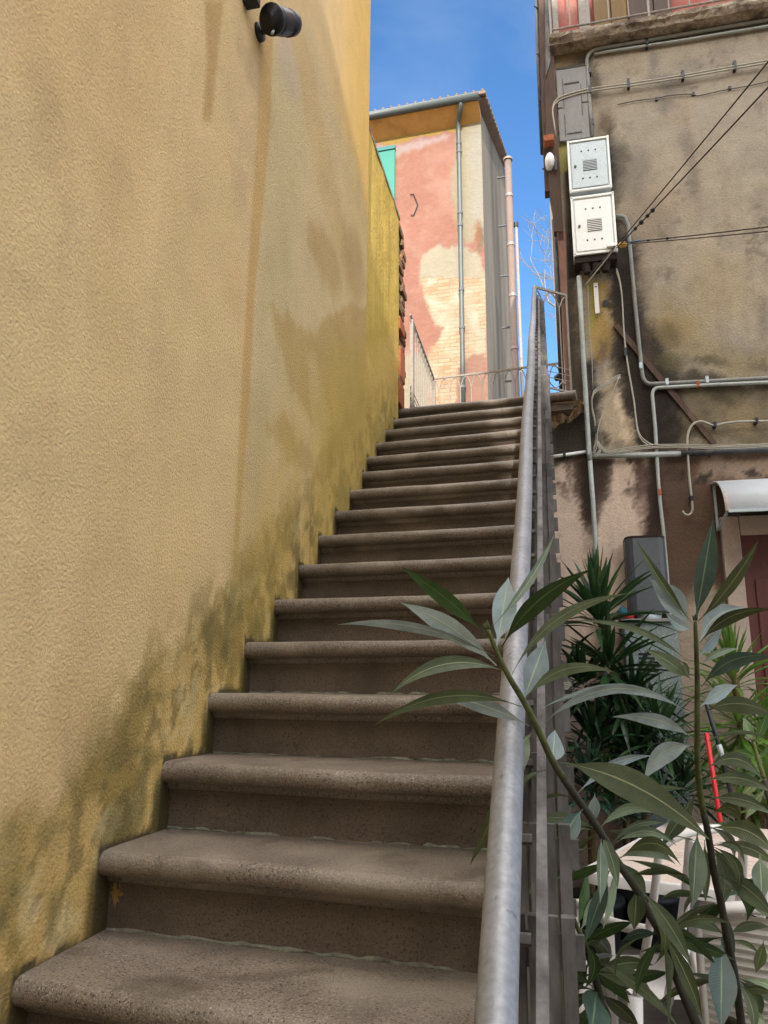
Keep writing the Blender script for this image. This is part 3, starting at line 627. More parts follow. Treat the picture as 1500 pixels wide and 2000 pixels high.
# roof slab rising from the eave to the ridge, with tile ends
ev = .42; ge = hit(941, 190, FD-FN*ev, FN); zg = ge[2]
e0 = cr-FN*ev; e0[2] = zg; e1 = cr+FN*dl; e1[2] = rk[2]+.10
s = MB(); a0 = e0+FU*.16; a1 = e1+FU*.16; b0 = e0-FU*8.4; b1 = e1-FU*8.4
s.prism([a0, a1, b1, b0], Z*.10); s.build('roof', M['rooftile'], ph)
s = MB()
for i in range(34):
    o_ = e0+FU*(.1-i*.19)+Z*.13
    o_ = o_+Z*.01; s.tube([o_-FN*.05, o_+FN*.8+(e1-e0)*(.8/np.linalg.norm(e1-e0))*0+Z*(.8*(e1[2]-e0[2])/dl)], .036, 10)
s.build('tile_ends', M['rooftile'], ph, True)
s = MB()
for i in range(int(dl/.35)):
    o_ = e0+(e1-e0)*(i/int(dl/.35))+FU*.10+Z*.07; s.box(o_, (.16, .36, .09), (FU, (e1-e0)/np.linalg.norm(e1-e0), Z))
s.build('verge_tiles', M['rooftile'], ph, bevel=.02)
s = MB(); f0 = cr-FU*8.2; s.prism([cr+Z*(zg-.28-cr[2]), cr+Z*(zg-.02-cr[2]), e0+Z*-.02, e0+Z*-.07], -FU*8.2); s.build('soffit', M['soffit'], ph)
s = MB(); g0 = e0-FN*.07+FU*.05-Z*.00; s.tube([g0, g0-FU*8.2], .085, 14); s.build('gutter', M['gutter'], ph, True)
dpx = [(900, 196), (900, 215), (897, 226), (894, 240), (895, 262), (897, 280)]
s = MB(); pt = [FW(900, 192, .46), FW(900, 207, .44), FW(898, 222, .28), FW(895, 238, .12), FW(896, 262, .09)]+[FW(896+(905-896)*(y-262)/(790-262), y, .09) for y in (300, 420, 560, 700, 800)]
s.tube(pt, .050, 12); dpp = s.build('downpipe', M['gutter'], ph, True)
for y in (280, 297, 416, 440, 566, 640, 756):
    s = MB(); c = FW(896+(905-896)*(y-262)/(790-262), y, .09); s.tube([c-Z*.03, c+Z*.03], .062, 12); s.build('pipe_clip', M['darkgrey'], dpp)
# shutter
wt = [FW(738, 300, .04), FW(771, 294, .04), FW(771, 400, .04), FW(738, 400, .04)]
s = MB(); wc = (wt[0]+wt[1]+wt[2]+wt[3])/4; ww = np.linalg.norm(wt[1]-wt[0]); wh = wt[1][2]-wt[2][2]
s.box(wc, (ww, .05, wh), (FU, FN, Z)); w_ = s.build('shutter', M['green'], ph)
s = MB(); s.box(wc+Z*(wh/2+.05)-FN*.01, (ww+.02, .09, .09), (FU, FN, Z)); s.build('frame_head', mat('dark_teal', (52, 110, 104), .7), w_)
# wall iron
s = MB(); s.tube([FW(801, 380, .03), FW(808, 379, .03), FW(816, 400, .03), FW(808, 420, .03), FW(802, 420, .03)], .014, 5); s.build('wall_iron', M['blackcable'], ph)

# tall flues beyond
def pole(name, top, bot, D, r, m, label, cat, **k):
    A = dep(*top, D); B = A.copy(); B2 = dep(*bot, D); B[0], B[1] = B2[0], B2[1]; B[0] = A[0]; B[1] = A[1]; B[2] = GZ
    t = thing(name, B, label, cat, **k); s = MB(); s.tube([B, A], r, 14); s.build('pipe', m, t, True); return t, A, B
t, A, B = pole('flue_pipe', (992, 312), (1004, 740), 16, .07, M['fluepipe'], 'tall beige flue pipe rising beside the grey gable wall', 'pipe')
s = MB()
for zz in np.arange(A[2]-.9, 4, -1.15): s.tube([A*[1, 1, 0]+Z*zz, A*[1, 1, 0]+Z*(zz+.06)], .080, 14)
s.tube([A-Z*.02, A+Z*.02], .10, 14)
s.build('pipe_collar', M['downpipe'], t)
s = MB()
for zz in np.arange(A[2]-.4, 4, -1.15): s.box(A*[1, 1, 0]+Z*zz-FU*.16, (.16, .03, .03), (FU, FN, Z))
s.build('wall_brackets', M['black'], t)
t, A, B = pole('flue_pipe', (1008, 442), (1012, 740), 17.5, .036, M['paleiron'], 'slim white flue pipe with dark cap, right of the beige one', 'pipe')
s = MB(); s.tube([A-Z*.02, A+Z*.09], .055, 12); s.build('cap', M['black'], t)

# ================================================================ STAINED HOUSE ON THE RIGHT
rh = thing('stained_house', RW(1300, 1353)*[1, 1, 0]+Z*GZ, 'grimy grey brown house wall on the right with a balcony on top', 'house')
crn = RW(1108, 740); R0 = crn.copy(); R0[2] = GZ
ZB = float(RW(1073, 84, .16)[2])+.085
s0 = lambda a: R0+U*a
EXT = 1.35        # the wall runs further left below the landing
RO = R0-U*EXT; WR = 4.6
pmR = lambda px, py: (float((RW(px, py)-RO) @ U), float(RW(px, py)[2]-RO[2]))
def paint_right(u, v):
    p = Paint(u, v, (150, 139, 122), pmR, 12, .09)
    n1 = fbm(u*1.6, v*1.4, 3); n2 = fbm(u*5, v*4, 13); n3 = fbm(u*14, v*12, 23); st = fbm(u*9, v*.9, 33)
    p.mix(smooth(.42, .62, n1), (158, 145, 124), .7); p.mix(smooth(.52, .72, n2), (136, 126, 112), .6); p.mix(smooth(.56, .74, fbm(u*2.5, v*2.2, 43)), (154, 137, 115), .6)
    D = (48, 42, 36); DK = (36, 31, 27)
    # lighter pink plaster of the ground floor
    z895 = 893
    p.poly([(900, 896), (1260, 893), (1275, 905), (1280, 1000), (1285, 1100), (1300, 1500), (1300, 1800), (900, 1800)], (204, 180, 160), .95, .03)
    p.poly([(1262, 893), (1500, 884), (1600, 884), (1600, 1260), (1420, 1260), (1395, 1120), (1330, 1200), (1300, 1300), (1280, 1000)], (88, 68, 56), .95, .05)
    p.poly([(1375, 905), (1600, 895), (1600, 945), (1400, 945), (1372, 930)], (158, 138, 118), .8, .05)
    p.mix(smooth(.55, .68, n3)*smooth(pmR(1300, 960)[1]-.1, pmR(1300, 960)[1]+.1, v)*(v < pmR(1300, 888)[1]), D, .8)
    p.poly([(1300, 1180), (1420, 1180), (1430, 1800), (1300, 1800)], (158, 138, 120), .8, .12)
    # big soot mass around the conduits
    p.poly([(1090, 540), (1128, 540), (1138, 680), (1148, 895), (1050, 895), (900, 900), (900, 740), (1100, 760)], (70, 61, 50), .92, .05)
    p.poly([(1070, 830), (1145, 780), (1150, 892), (1060, 894)], (56, 52, 44), .8, .08)
    p.poly([(1140, 700), (1165, 690), (1172, 892), (1150, 892)], DK, .85, .05)
    p.poly([(1195, 590), (1228, 500), (1250, 560), (1262, 620), (1300, 680), (1330, 735), (1420, 745), (1500, 745), (1500, 762), (1340, 770), (1345, 830), (1385, 865), (1200, 872), (1225, 760), (1205, 690)], D, .88, .06)
    p.poly([(1260, 760), (1320, 762), (1345, 880), (1262, 885)], DK, .7, .08)
    p.poly([(1330, 755), (1500, 750), (1500, 875), (1340, 872)], (96, 86, 66), .75, .08)
    p.el(1440, 810, 40, 40, (136, 120, 92), .8, .6); p.el(1400, 780, 30, 22, (62, 56, 44), .7, .7)
    p.poly([(1272, 640), (1340, 700), (1420, 735), (1500, 728), (1500, 690), (1420, 690), (1360, 640), (1300, 560)], (128, 112, 72), .5, .12)
    p.el(1310, 715, 40, 22, (86, 80, 54), .7, .6); p.el(1385, 712, 34, 14, (76, 70, 52), .6, .6)
    # pale rain-washed patch and ochre remains
    p.poly([(1150, 545), (1198, 545), (1204, 620), (1196, 690), (1170, 700), (1150, 650)], (160, 132, 74), .9, .03)
    p.poly([(1150, 545), (1166, 545), (1160, 640), (1150, 640)], (150, 142, 74), .8, .03)
    p.el(1190, 600, 10, 50, (196, 176, 136), .7, .7); p.mix(smooth(.58, .68, n3)*smooth(.5, .7, n2), D, .22)
    p.poly([(1186, 715), (1200, 735), (1205, 760), (1225, 800), (1245, 850), (1240, 872), (1190, 874), (1178, 830), (1180, 770)], (178, 158, 132), .9, .03)
    p.el(1212, 800, 8, 40, (214, 194, 168), .8, .6); p.el(1185, 860, 10, 14, (70, 60, 48), .8); p.el(1222, 855, 12, 18, (208, 190, 158), .7, .6)
    p.el(1180, 680, 14, 30, (96, 78, 64), .7, .6)
    # dark halo right of the meter boxes
    p.poly([(1186, 262), (1196, 290), (1212, 340), (1214, 380), (1206, 420), (1238, 470), (1240, 560), (1215, 560), (1190, 500), (1180, 300)], D, .85, .05)
    p.poly([(1100, 280), (1112, 280), (1135, 545), (1108, 545)], DK, .95, .02, False)  # left of the boxes: their shadow painted dark onto the wall
    p.poly([(1088, 276), (1110, 276), (1112, 330), (1096, 342)], (146, 138, 74), .9, .012, False)
    p.poly([(1232, 470), (1270, 520), (1268, 600), (1240, 600), (1228, 520)], (88, 78, 66), .6, .08)
    # smudges on the upper wall
    p.el(1155, 165, 14, 55, (84, 74, 62), .8, .8); p.el(1180, 255, 22, 30, (92, 80, 66), .8, .8)
    p.poly([(1072, 100), (1150, 85), (1150, 145), (1085, 140)], (126, 108, 78), .9, .02); p.el(1128, 122, 20, 26, (70, 62, 56), .9, .8)
    for a in ((1272, 130, 14, 30), (1290, 165, 44, 22), (1312, 178, 30, 14), (1310, 212, 20, 18), (1345, 290, 14, 45), (1352, 360, 18, 40), (1205, 300, 12, 40), (1250, 335, 30, 60)):
        p.el(*a, (112, 104, 96), .6, .8)
    p.el(1265, 430, 60, 60, (128, 114, 98), .6, .8); p.el(1490, 640, 24, 50, (120, 112, 96), .6, .8); p.el(1400, 560, 80, 90, (160, 142, 112), .7, .8); p.el(1330, 640, 60, 40, (150, 128, 88), .6, .8)
    p.poly([(1190, 560), (1240, 560), (1262, 700), (1300, 735), (1330, 860), (1260, 875), (1230, 800), (1200, 680)], (44, 38, 33), .6, .08)
    p.el(1310, 660, 30, 40, (96, 84, 60), .7, .7); p.el(1215, 330, 22, 60, (80, 72, 62), .7, .7); p.el(1225, 480, 26, 60, (74, 66, 56), .7, .6); p.el(1120, 150, 26, 20, (90, 80, 66), .6)
    # drip streaks below the pipe
    for (x0_, x1_, yb, kk) in ((1098, 1108, 960, .8), (1112, 1130, 985, .8), (1128, 1158, 1040, .95), (1150, 1172, 985, .9), (1163, 1186, 980, .85), (1228, 1248, 990, .9), (1180, 1196, 910, .5), (1264, 1290, 1130, .95), (1300, 1330, 1000, .7)):
        p.poly([(x0_, 890), (x1_, 890), (x1_+2, yb-30), ((x0_+x1_)/2+4, yb), (x0_+6, yb-30)], (82, 66, 56), kk, .025)
    p.poly([(1240, 905), (1255, 905), (1262, 1000), (1250, 1010)], (150, 120, 112), .6, .03)
    p.poly([(1080, 940), (1098, 948), (1112, 975), (1098, 968), (1084, 955)], (120, 96, 82), .7, .02)
    p.mix(smooth(.56, .72, st), (130, 114, 96), .22)
    p.mix(smooth(.62, .74, n3), (104, 92, 78), .18)
    p.poly([(1186, 262), (1200, 300), (1216, 350), (1212, 420), (1250, 500), (1246, 600), (1262, 690), (1250, 720), (1215, 560), (1190, 480)], (34, 30, 27), .55, .06)
    p.poly([(1240, 905), (1285, 900), (1300, 1010), (1292, 1130), (1268, 1120), (1262, 1010)], (54, 42, 36), .8, .05)
    p.poly([(1125, 900), (1186, 900), (1180, 980), (1160, 1050), (1138, 1000)], (52, 42, 36), .75, .04)
    p.mix(smooth(.50, .62, fbm(u*4, v*3, 401))*smooth(.46, .6, fbm(u*18, v*16, 402)), (100, 90, 78), .10)
    # darker brown towards the balcony slab at the top
    p.mix(smooth(pmR(1300, 100)[1]-.05, pmR(1300, 60)[1]+.1, v), (84, 74, 64), .8)
    return p.c
ntop = ZB-GZ
lztop = LZ-.16-GZ
def trimR(u, v): return (u > EXT) | (v < lztop)
painted('front_wall', RO, U*(WR+EXT), Z*ntop, 300, 384, paint_right, M['stucco'], rh, trim=trimR)
s = MB()
c = [R0+V*.004, R0+U*WR+V*.004, R0+U*WR+V*4, R0+V*4]
s.prism(c, Z*(10.4-GZ)); s.prism([R0-U*EXT+V*.004, R0+V*.004, R0+V*1.3, R0-U*EXT+V*1.3], Z*(lztop-.01))
s.build('house_body', M['plainwall'], rh)
# upper storey skin
s = MB(); s.prism([R0+Z*(ZB-GZ)-V*.003, R0+U*WR+Z*(ZB-GZ)-V*.003, R0+U*WR+V*.003+Z*(ZB-GZ), R0+V*.003+Z*(ZB-GZ)], Z*3.4)
s.build('upper_wall', M['pinkplain'], rh)
s = MB(); s.prism([R0+Z*(10.4-GZ)-V*.5-U*.02, R0+Z*(10.4-GZ)-V*.5+U*5, R0+Z*(10.4-GZ)+V*4.4+U*5, R0+Z*(10.4-GZ)+V*4.0-U*.02], Z*.2); s.build('roof', M['rooftile'], rh)
# door leaf colours of the balcony storey
def wpanel(px0, px1, top, bot, m, off, name, th=.05, par=rh):
    a = RW(px0, 30, off); b = RW(px1, 30, off); c = (a+b)/2; c[2] = (top+bot)/2
    s = MB(); s.box(c, (abs(float((b-a)@U)), th, top-bot), (U, V, Z)); return s.build(name, m, par, bevel=.004)
wpanel(1130, 1152, 9.2, ZB+.02, M['paleiron'], .03, 'door_frame')
wpanel(1160, 1192, 9.1, ZB+.05, M['ochrewood'], .03, 'shutter'); wpanel(1194, 1224, 9.1, ZB+.05, M['ochrewood'], .03, 'shutter')
wpanel(1228, 1276, 9.1, ZB+.05, M['brownwood'], .03, 'shutter'); wpanel(1278, 1312, 9.1, ZB+.05, M['brownwood'], .03, 'shutter')
wpanel(1078, 1090, 9.1, ZB+.05, M['paleiron'], .02, 'corner_strip')
# balcony slab with crumbling edge
def SB(px, py, off): return RW(px, py, off)
b0 = RW(1073, 84, .16); zb = b0[2]; th = .085; s = MB()
nx = 110; vs = []; cols = 6
a0_ = float((b0-R0)@U)
for i in range(nx+1):
    q0 = R0+U*(a0_+(WR-.2-a0_)*i/nx); cr_ = max(0, fbm(np.array(i*.22), np.array(.5), 9)-.42)*.16
    zz = GZ
    pr = [(.004, 0), (.14-cr_*.5, 0+cr_*.2), (.165-cr_, .03+cr_*.4), (.172-cr_*.3, th*.6), (.172, th), (.004, th)]
    for j, (o_, h_) in enumerate(pr):
        w = .012*(vnoise(np.array(i*.7), np.array(j*3.3), 5)-.5)
        P_ = q0-V*(o_+w); vs.append((P_[0], P_[1], zb+h_+(w if j in (1, 2, 3) else 0)))
fs = [(i*cols+k, (i+1)*cols+k, (i+1)*cols+(k+1) % cols, i*cols+(k+1) % cols) for i in range(nx) for k in range(cols)]+[tuple(range(cols)), tuple(range(nx*cols, (nx+1)*cols))[::-1]]
s.add(vs, fs); bal = s.build('balcony_slab', M['concrete'], rh)
br = thing('balcony_railing', R0+U*a0_+Z*(zb+th-GZ)-V*.14, 'thin white bar railing along the edge of the upper balcony', 'railing')
rz = zb+th
def RB(a, h): return R0*[1, 1, 0]+U*a-V*.145+Z*(rz+h)
s = MB(); s.tube([RB(a0_+.02, .06), RB(WR-.3, .06)], .010, 6); s.build('lower_rail', M['paleiron'], br)
s = MB(); s.tube([RB(a0_+.02, .95), RB(WR-.3, .95)], .014, 6); s.build('top_rail', M['paleiron'], br)
x = a0_+.02; i = 0
while x < WR-.3:
    s = MB(); s.tube([RB(x, 0 if i % 5 == 0 else .06), RB(x, .95)], .011 if i % 5 == 0 else .006, 6); s.build('bar', M['paleiron'], br); x += .165; i += 1

# things on the left edge of that house
def edge_board(pts, off, th, name, m, par):
    P = [RW(x, y, off) for x, y in pts]; s = MB(); s.prism(P, V*th); return s.build(name, m, par)
edge_board([(1062, -60), (1074, -60), (1085, 180), (1101, 470), (1090, 470), (1073, 372), (1066, 250)], .05, .12, 'timber_post', M['timber'], rh)
edge_board([(1050, -60), (1064, -60), (1070, 250), (1076, 372), (1064, 374), (1057, 200)], .02, .10, 'timber_board', M['timber'], rh)
edge_board([(1076, 372), (1092, 372), (1096, 452), (1082, 452)], .055, .08, 'timber_board', M['timber'], rh)
edge_board([(1089, 450), (1104, 450), (1113, 700), (1116, 765), (1106, 765)], .05, .10, 'timber_post', M['redtimber'], rh)
edge_board([(1064, -60), (1071, -60), (1075, 120), (1066, 150)], .07, .02, 'peeling_strip', M['oldpaint'], rh)
s = MB(); s.tube([RW(1047, -60, -.1), RW(1052, 120, -.1), RW(1060, 300, -.1)], .022, 10); s.tube([RW(1083, 430, -.12), RW(1091, 600, -.12), RW(1098, 765, -.12)], .024, 10)
o = s.build('downpipe', M['darkpipe'], rh, True)
for (x, y) in ((1045, 15), (1050, 108), (1055, 200), (1058, 262), (1061, 332), (1091, 598)):
    s = MB(); s.tube([RW(x-2, y-3, -.06), RW(x+8, y+3, -.08)], .006, 5); s.build('pipe_hook', M['black'], o)
P = RW(1072, 276, .09); t = thing('clay_tile', P, 'orange clay tile fragment wedged on the corner timber', 'tile')
s = MB(); s.box(P, (.085, .10, .06), (U, V, Z)); s.build('tile_piece', M['clay'], t, bevel=.006)
P = RW(1074, 314, .08); t = thing('wall_lantern', P, 'round white bulkhead lantern on the corner timber below the clay tile', 'lamp')
s = MB(); s.tube([P+V*.05-U*.0, P-V*.0, P-V*.03, P-V*.045], [.055, .058, .045, .02], 14); s.v = [tuple(np.array(v)+Z*((v[2]-P[2])*.35)+U*(-((np.array(v)-P)@U)*.28)) for v in s.v]; s.build('glass', M['white'], t, True)
s = MB(); s.tube([P+U*.035+Z*.03, P+U*.05, P+U*.045-Z*.10], .012, 6); s.build('arm', M['darkgrey'], t)
# grey panelled shutter piece
pts = [(1084, 139), (1141, 131), (1153, 263), (1097, 278)]
P4 = [RW(x, y, .03) for x, y in pts]; c = sum(P4)/4; w = abs(float((P4[1]-P4[0])@U)); h = P4[0][2]-P4[3][2]
sh = thing('grey_panel', c, 'weathered grey panelled board fixed above the meter boxes', 'panel')
s = MB(); s.box(c, (w, .02, h), (U, V, Z)); s.build('board', M['greywood'], sh)
s = MB()
for (a, b_, cc, d) in ((-.30, .14, .012, .42), (.30, .02, .012, .42), (-.30, -.30, .01, .3), (0, .27, .5, .02), (0, -.42, .5, .012), (-.5, -.05, .3, .012), (.45, -.02, .3, .012), (.0, .5, 1.0, .03)):
    s.box(c-V*.011+U*(a*w)+Z*(b_*h), (max(cc*w, .004), .006, max(d*h, .006)), (U, V, Z))
s.build('moulding', M['vent'], sh)

# ---- electricity meter boxes
def meter(px, top, bot, m, label, dp, tilt=0):
    a = RW(px[0], top[0], dp); b_ = RW(px[1], top[1], dp); cz = RW(px[2], bot, dp)
    w = float((b_-a)@U); h = a[2]-cz[2]; c = a+U*w/2; c[2] = a[2]-h/2
    t = thing('meter_box', c+V*dp/2, label, 'meter box', 'electricity meter boxes')
    u2 = U*math.cos(tilt)+Z*math.sin(tilt); z2 = Z*math.cos(tilt)-U*math.sin(tilt)
    q = lambda x, z, y=0: c+u2*x*w+z2*z*h-V*y
    s = MB(); s.box(c+V*(dp/2-.0), (w, dp-.004, h), (u2, V, z2)); s.build('case', m, t, bevel=.004)
    fr = MB()
    for (x, z, sx, sz) in ((0, .5, 1.03, .035), (0, -.5, 1.03, .035), (-.5, 0, .05, 1.03), (.5, 0, .05, 1.03)): fr.box(q(x*.97, z*.975, .006), (sx*w, .018, sz*h), (u2, V, z2))
    fr.build('rim', M['white'], t)
    s = MB(); s.box(q(0, 0, .007), (w*.86, .008, h*.88), (u2, V, z2)); d = s.build('door', m, t, bevel=.002)
    s = MB(); s.box(q(.02, -.02, .0125), (w*.34, .004, h*.21), (u2, V, z2)); ve = s.build('vent', M['vent'], d)
    s = MB()
    for i in range(7): s.box(q(.02, -.02+(i-3)*.030, .0155), (w*.34, .003, h*.012), (u2, V, z2))
    s.build('louvre', m, ve)
    for zz in (.27, -.27):
        s = MB()
        for xx in (-.17, 0, .17): s.tube([q(xx, zz, .009), q(xx, zz, .0135)], w*.022, 8)
        s.build('breather_holes', M['vent'], d)
    s = MB(); s.tube([q(-.34, -.02, .009), q(-.34, -.02, .022)], w*.032, 10); s.build('lock', M['darkgrey'], d)
    return t, c, w, h
meter((1108, 1187, 1118), (279, 263), 376, M['galv'], 'mottled galvanised meter box, the upper of the two', .14)
mt_, mc, mw, mh = meter((1115, 1197, 1124), (388, 373), 500, M['white'], 'bright white meter box, the lower of the two', .14)
s = MB(); s.box(mc+V*.075-Z*(mh/2+.03), (mw*.98, .14, .06), (U, V, Z)); s.build('cable_tray', M['dark'], mt_)
for i in range(3):
    s = MB(); s.tube([mc+V*.05-Z*(mh/2)+U*(i-1)*.09, mc+V*.05-Z*(mh/2+.14)+U*(i-1)*.07], [.045, .03], 10); s.build('cable_gland', M['dark'], mt_)

# ---- conduits, cables and pipes on the wall
def run(name, pts, r, m, label, cat, off=.03, clamps=(), n=1, gap=0, cm='black', sm=4, grp=None, wob=0):
    pts = list(pts)                       # whatever leaves the photo runs on along the wall
    if pts[0][0] == 1560: a_, b_ = pts[1], pts[0]; pts[0] = (2100, b_[1]+(b_[1]-a_[1])/(b_[0]-a_[0])*540)
    if pts[-1][0] == 1560: a_, b_ = pts[-2], pts[-1]; pts.append((2100, b_[1]+(b_[1]-a_[1])/(b_[0]-a_[0])*540))
    P0 = RW(*pts[0][:2], off); t = thing(name, P0, label, cat, grp)
    for k in range(n):
        ps = [RW(p[0], p[1]+gap*k, (p[2] if len(p) > 2 else off)) for p in pts]
        ps = curve(ps, sm) if sm else ps
        if wob: ps = [p+Z*wob*(rnd.random()-.5)*2+U*wob*(rnd.random()-.5)*2 for p in ps]
        s = MB(); s.tube(ps, r, 8); s.build('tube' if n == 1 else 'strand', m, t, True)
    for (x, y) in clamps:
        c = RW(x, y, off*.5); s = MB(); s.box(c, (.022 if sm is not None else .02, off+r*2.2, r*2+gap*n*.004+.02), (U, V, Z)); s.build('clamp', M[cm], t)
    return t
def bend(a, c, b, k=4):      # rounded corner pixels
    return [a]+[((1-t)**2*a[0]+2*t*(1-t)*c[0]+t*t*b[0], (1-t)**2*a[1]+2*t*(1-t)*c[1]+t*t*b[1]) for t in [i/k for i in range(1, k)]]+[b]
run('conduit', [(1560, 29), (1330, 68), (1230, 85)]+bend((1172, 95), (1147, 98), (1146, 118))+[(1149, 160), (1153, 215), (1157, 266)], .017, M['conduit'], 'grey conduit under the balcony bending down to the upper meter box', 'conduit', .03, ((1263, 86), (1152, 142), (1157, 242)), sm=0, grp='conduits and pipes on the stained wall')
run('conduit', [(1560, 41), (1330, 79), (1185, 101), (1160, 106)], .012, M['palepipe'], 'second thinner conduit just under the balcony conduit', 'conduit', .028, ((1263, 92),), sm=0, grp='conduits and pipes on the stained wall')
run('cable_bundle', [(1086, 262)]+bend((1080, 222), (1076, 196), (1098, 188))+[(1130, 178), (1160, 172), (1228, 163), (1333, 147), (1434, 129), (1560, 108)], .0075, M['cable'], 'pair of clamped cables crossing the grey panel and the upper wall', 'cable', .045, ((1227, 165), (1333, 149), (1434, 131), (1152, 178)), n=2, gap=5, sm=2, grp='cables on the stained wall')
run('cable', [(1206, 204), (1240, 197), (1282, 192), (1312, 186), (1350, 184), (1362, 187), (1385, 183), (1420, 175), (1470, 166), (1560, 146)], .0035, M['blackcable'], 'thin knotted dark cable along the upper wall', 'cable', .012, ((1282, 194), (1354, 184), (1425, 172)), sm=3, wob=.002, grp='cables on the stained wall')
run('conduit', [(1203, 421), (1220, 424), (1227, 440), (1232, 500), (1240, 590), (1247, 660)]+bend((1254, 728), (1256, 752), (1274, 750))+[(1380, 745), (1560, 735)], .016, M['conduit'], 'grey conduit dropping from the boxes and turning right', 'conduit', .03, ((1251, 716), (1302, 748), (1380, 744)), sm=0, grp='conduits and pipes on the stained wall', cm='galv')
run('conduit', [(1560, 744), (1400, 751), (1290, 757)]+bend((1286, 757), (1274, 758), (1274, 772))+[(1280, 840), (1285, 930), (1289, 980), (1296, 1040), (1302, 1110), (1312, 1260), (1318, 1400)], .014, M['palepipe'], 'flaking whitish conduit turning down to the galvanised cabinet', 'conduit', .034, ((1362, 752), (1288, 963)), sm=0, cm='clay', grp='conduits and pipes on the stained wall')
run('drain_pipe', [(1156, 891), (1240, 889), (1335, 886)], .021, M['palepipe'], 'pale grey sleeve section of the thick horizontal pipe', 'pipe', .04, ((1345, 884),), sm=0, grp='conduits and pipes on the stained wall')
run('drain_pipe', [(1330, 886), (1420, 881), (1560, 876)], .026, M['darkpipe'], 'thick dark blue grey pipe running right above the door', 'pipe', .04, (), sm=0, grp='conduits and pipes on the stained wall')
run('drain_pipe', [(1131, 540), (1136, 640), (1143, 760), (1150, 880), (1152, 900)], .021, M['palepipe'], 'upper length of the pale standing pipe under the meter boxes', 'pipe', .05, ((1150, 884),), sm=0, cm='palepipe', grp='conduits and pipes on the stained wall')
run('drain_pipe', [(1152, 898), (1158, 980), (1164, 1080), (1176, 1230), (1186, 1400)], .019, M['palepipe'], 'lower length of the pale standing pipe, behind the yucca', 'pipe', .05, ((1163, 1082),), sm=0, cm='paleiron', grp='conduits and pipes on the stained wall')
run('conduit', [(1070, 893), (1100, 889), (1146, 882)], .013, M['white'], 'short white conduit left of the pale standing pipe', 'conduit', .03, ((1102, 888),), sm=0, grp='conduits and pipes on the stained wall')
run('cable_loop', [(1212, 732), (1196, 738), (1178, 752), (1160, 764), (1156, 790), (1162, 820), (1164, 855), (1160, 876), (1164, 886), (1172, 876), (1168, 862), (1175, 872), (1190, 880), (1230, 874), (1300, 868), (1420, 870), (1560, 864)], .0045, M['cable'], 'pale looped cables hanging from a hole beside the standing pipe', 'cable', .06, ((1165, 842),), n=3, gap=3, sm=4, wob=.002, grp='cables on the stained wall')
run('cable', [(1209, 735), (1197, 765), (1180, 800), (1168, 838), (1166, 870), (1160, 884), (1152, 880)], .004, M['cable'], 'single pale cable crossing diagonally inside the hanging loops', 'cable', .07, sm=4, grp='cables on the stained wall')
run('cable', [(1204, 525), (1210, 545), (1215, 580), (1219, 650), (1226, 710), (1238, 780), (1246, 840), (1262, 862), (1285, 870), (1330, 868)], .0055, M['cable'], 'pair of pale cables curving down from the white meter box', 'cable', .05, ((1221, 690),), n=2, gap=5, sm=4, grp='cables on the stained wall')
run('hose', [(1333, 998), (1337, 1004), (1345, 1006), (1352, 998), (1351, 975), (1346, 930), (1343, 880), (1343, 850), (1352, 830), (1368, 823), (1382, 827), (1395, 831), (1420, 826), (1460, 823), (1560, 822)], .009, M['cable'], 'light grey hose ending in a hook above the canopy', 'hose', .05, ((1395, 831), (1476, 823), (1350, 975)), sm=4)
run('cable', [(1148, 556), (1151, 640), (1156, 700), (1158, 760)], .003, M['cable'], 'thin white wire beside the standing pipe', 'cable', .03, sm=3, grp='cables on the stained wall')
t = thing('iron_brace', RW(1300, 750, .02), 'dark brown diagonal iron strip across the sooty wall', 'brace')
s = MB(); A = RW(1203, 635, .015); B = RW(1395, 866, .015); d = (B-A)/np.linalg.norm(B-A); s.box((A+B)/2, (np.linalg.norm(B-A), .014, .042), (d, V, np.cross(d, V))); s.build('strip', M['timber'], t)
t = thing('meter_tag', RW(1165, 580, .04), 'narrow white strip hanging under the white meter box', 'strip')
s = MB(); s.box(RW(1165, 582, .04), (.034, .006, .27), (U, V, Z)); s.build('strip', M['plastic'], t)
s = MB(); s.tube([RW(1164, 560, .045), RW(1164, 560, .05)], .006, 6); s.build('screw', M['dark'], t)
t = thing('cable_hole', RW(1183, 592, .0), 'small round rusty hole in the ochre plaster below the boxes', 'hole')
s = MB(); s.tube([RW(1183, 592, .001), RW(1183, 592, .02)], .028, 12); s.build('ring', M['darkgrey'], t)

# overhead wires fixed beside the white box
AN = RW(1204, 480, .18)
def wire(name, A, B, r, m, label, sag=.02, beads=(), B2=None):
    t = thing(name, A, label, 'wire', 'wires fixed beside the white meter box'); A, B = np.asarray(A), np.asarray(B); s = MB()
    if name == 'overhead_wire': B = A+(B-A)*2.4; beads = [(f/2.4, rr) for f, rr in beads]; sag *= 2.4
    pts = [A+(B-A)*i/14-Z*sag*4*(i/14)*(1-i/14) for i in range(15)]
    s.tube(pts, r, 6); s.build('line', m, t, True)
    for f, rr in beads:
        i = f*14; p = A+(B-A)*f-Z*sag*4*f*(1-f); d = (B-A)/np.linalg.norm(B-A); s = MB(); s.tube([p-d*.02, p, p+d*.02], [rr*.5, rr, rr*.5], 8); s.build('spacer', M['black'], t, True)
    return t
wire('overhead_wire', AN, dep(1530, 75, 3.6), .0042, M['blackcable'], 'upper dark wire rising steeply to the top right from the white box', .01)
wire('overhead_wire', AN-Z*.02, dep(1530, 128, 3.7), .0046, M['blackcable'], 'lower steep dark wire with black spacers near the white box', .012, ((.17, .014), (.22, .02), (.27, .016), (.31, .018)))
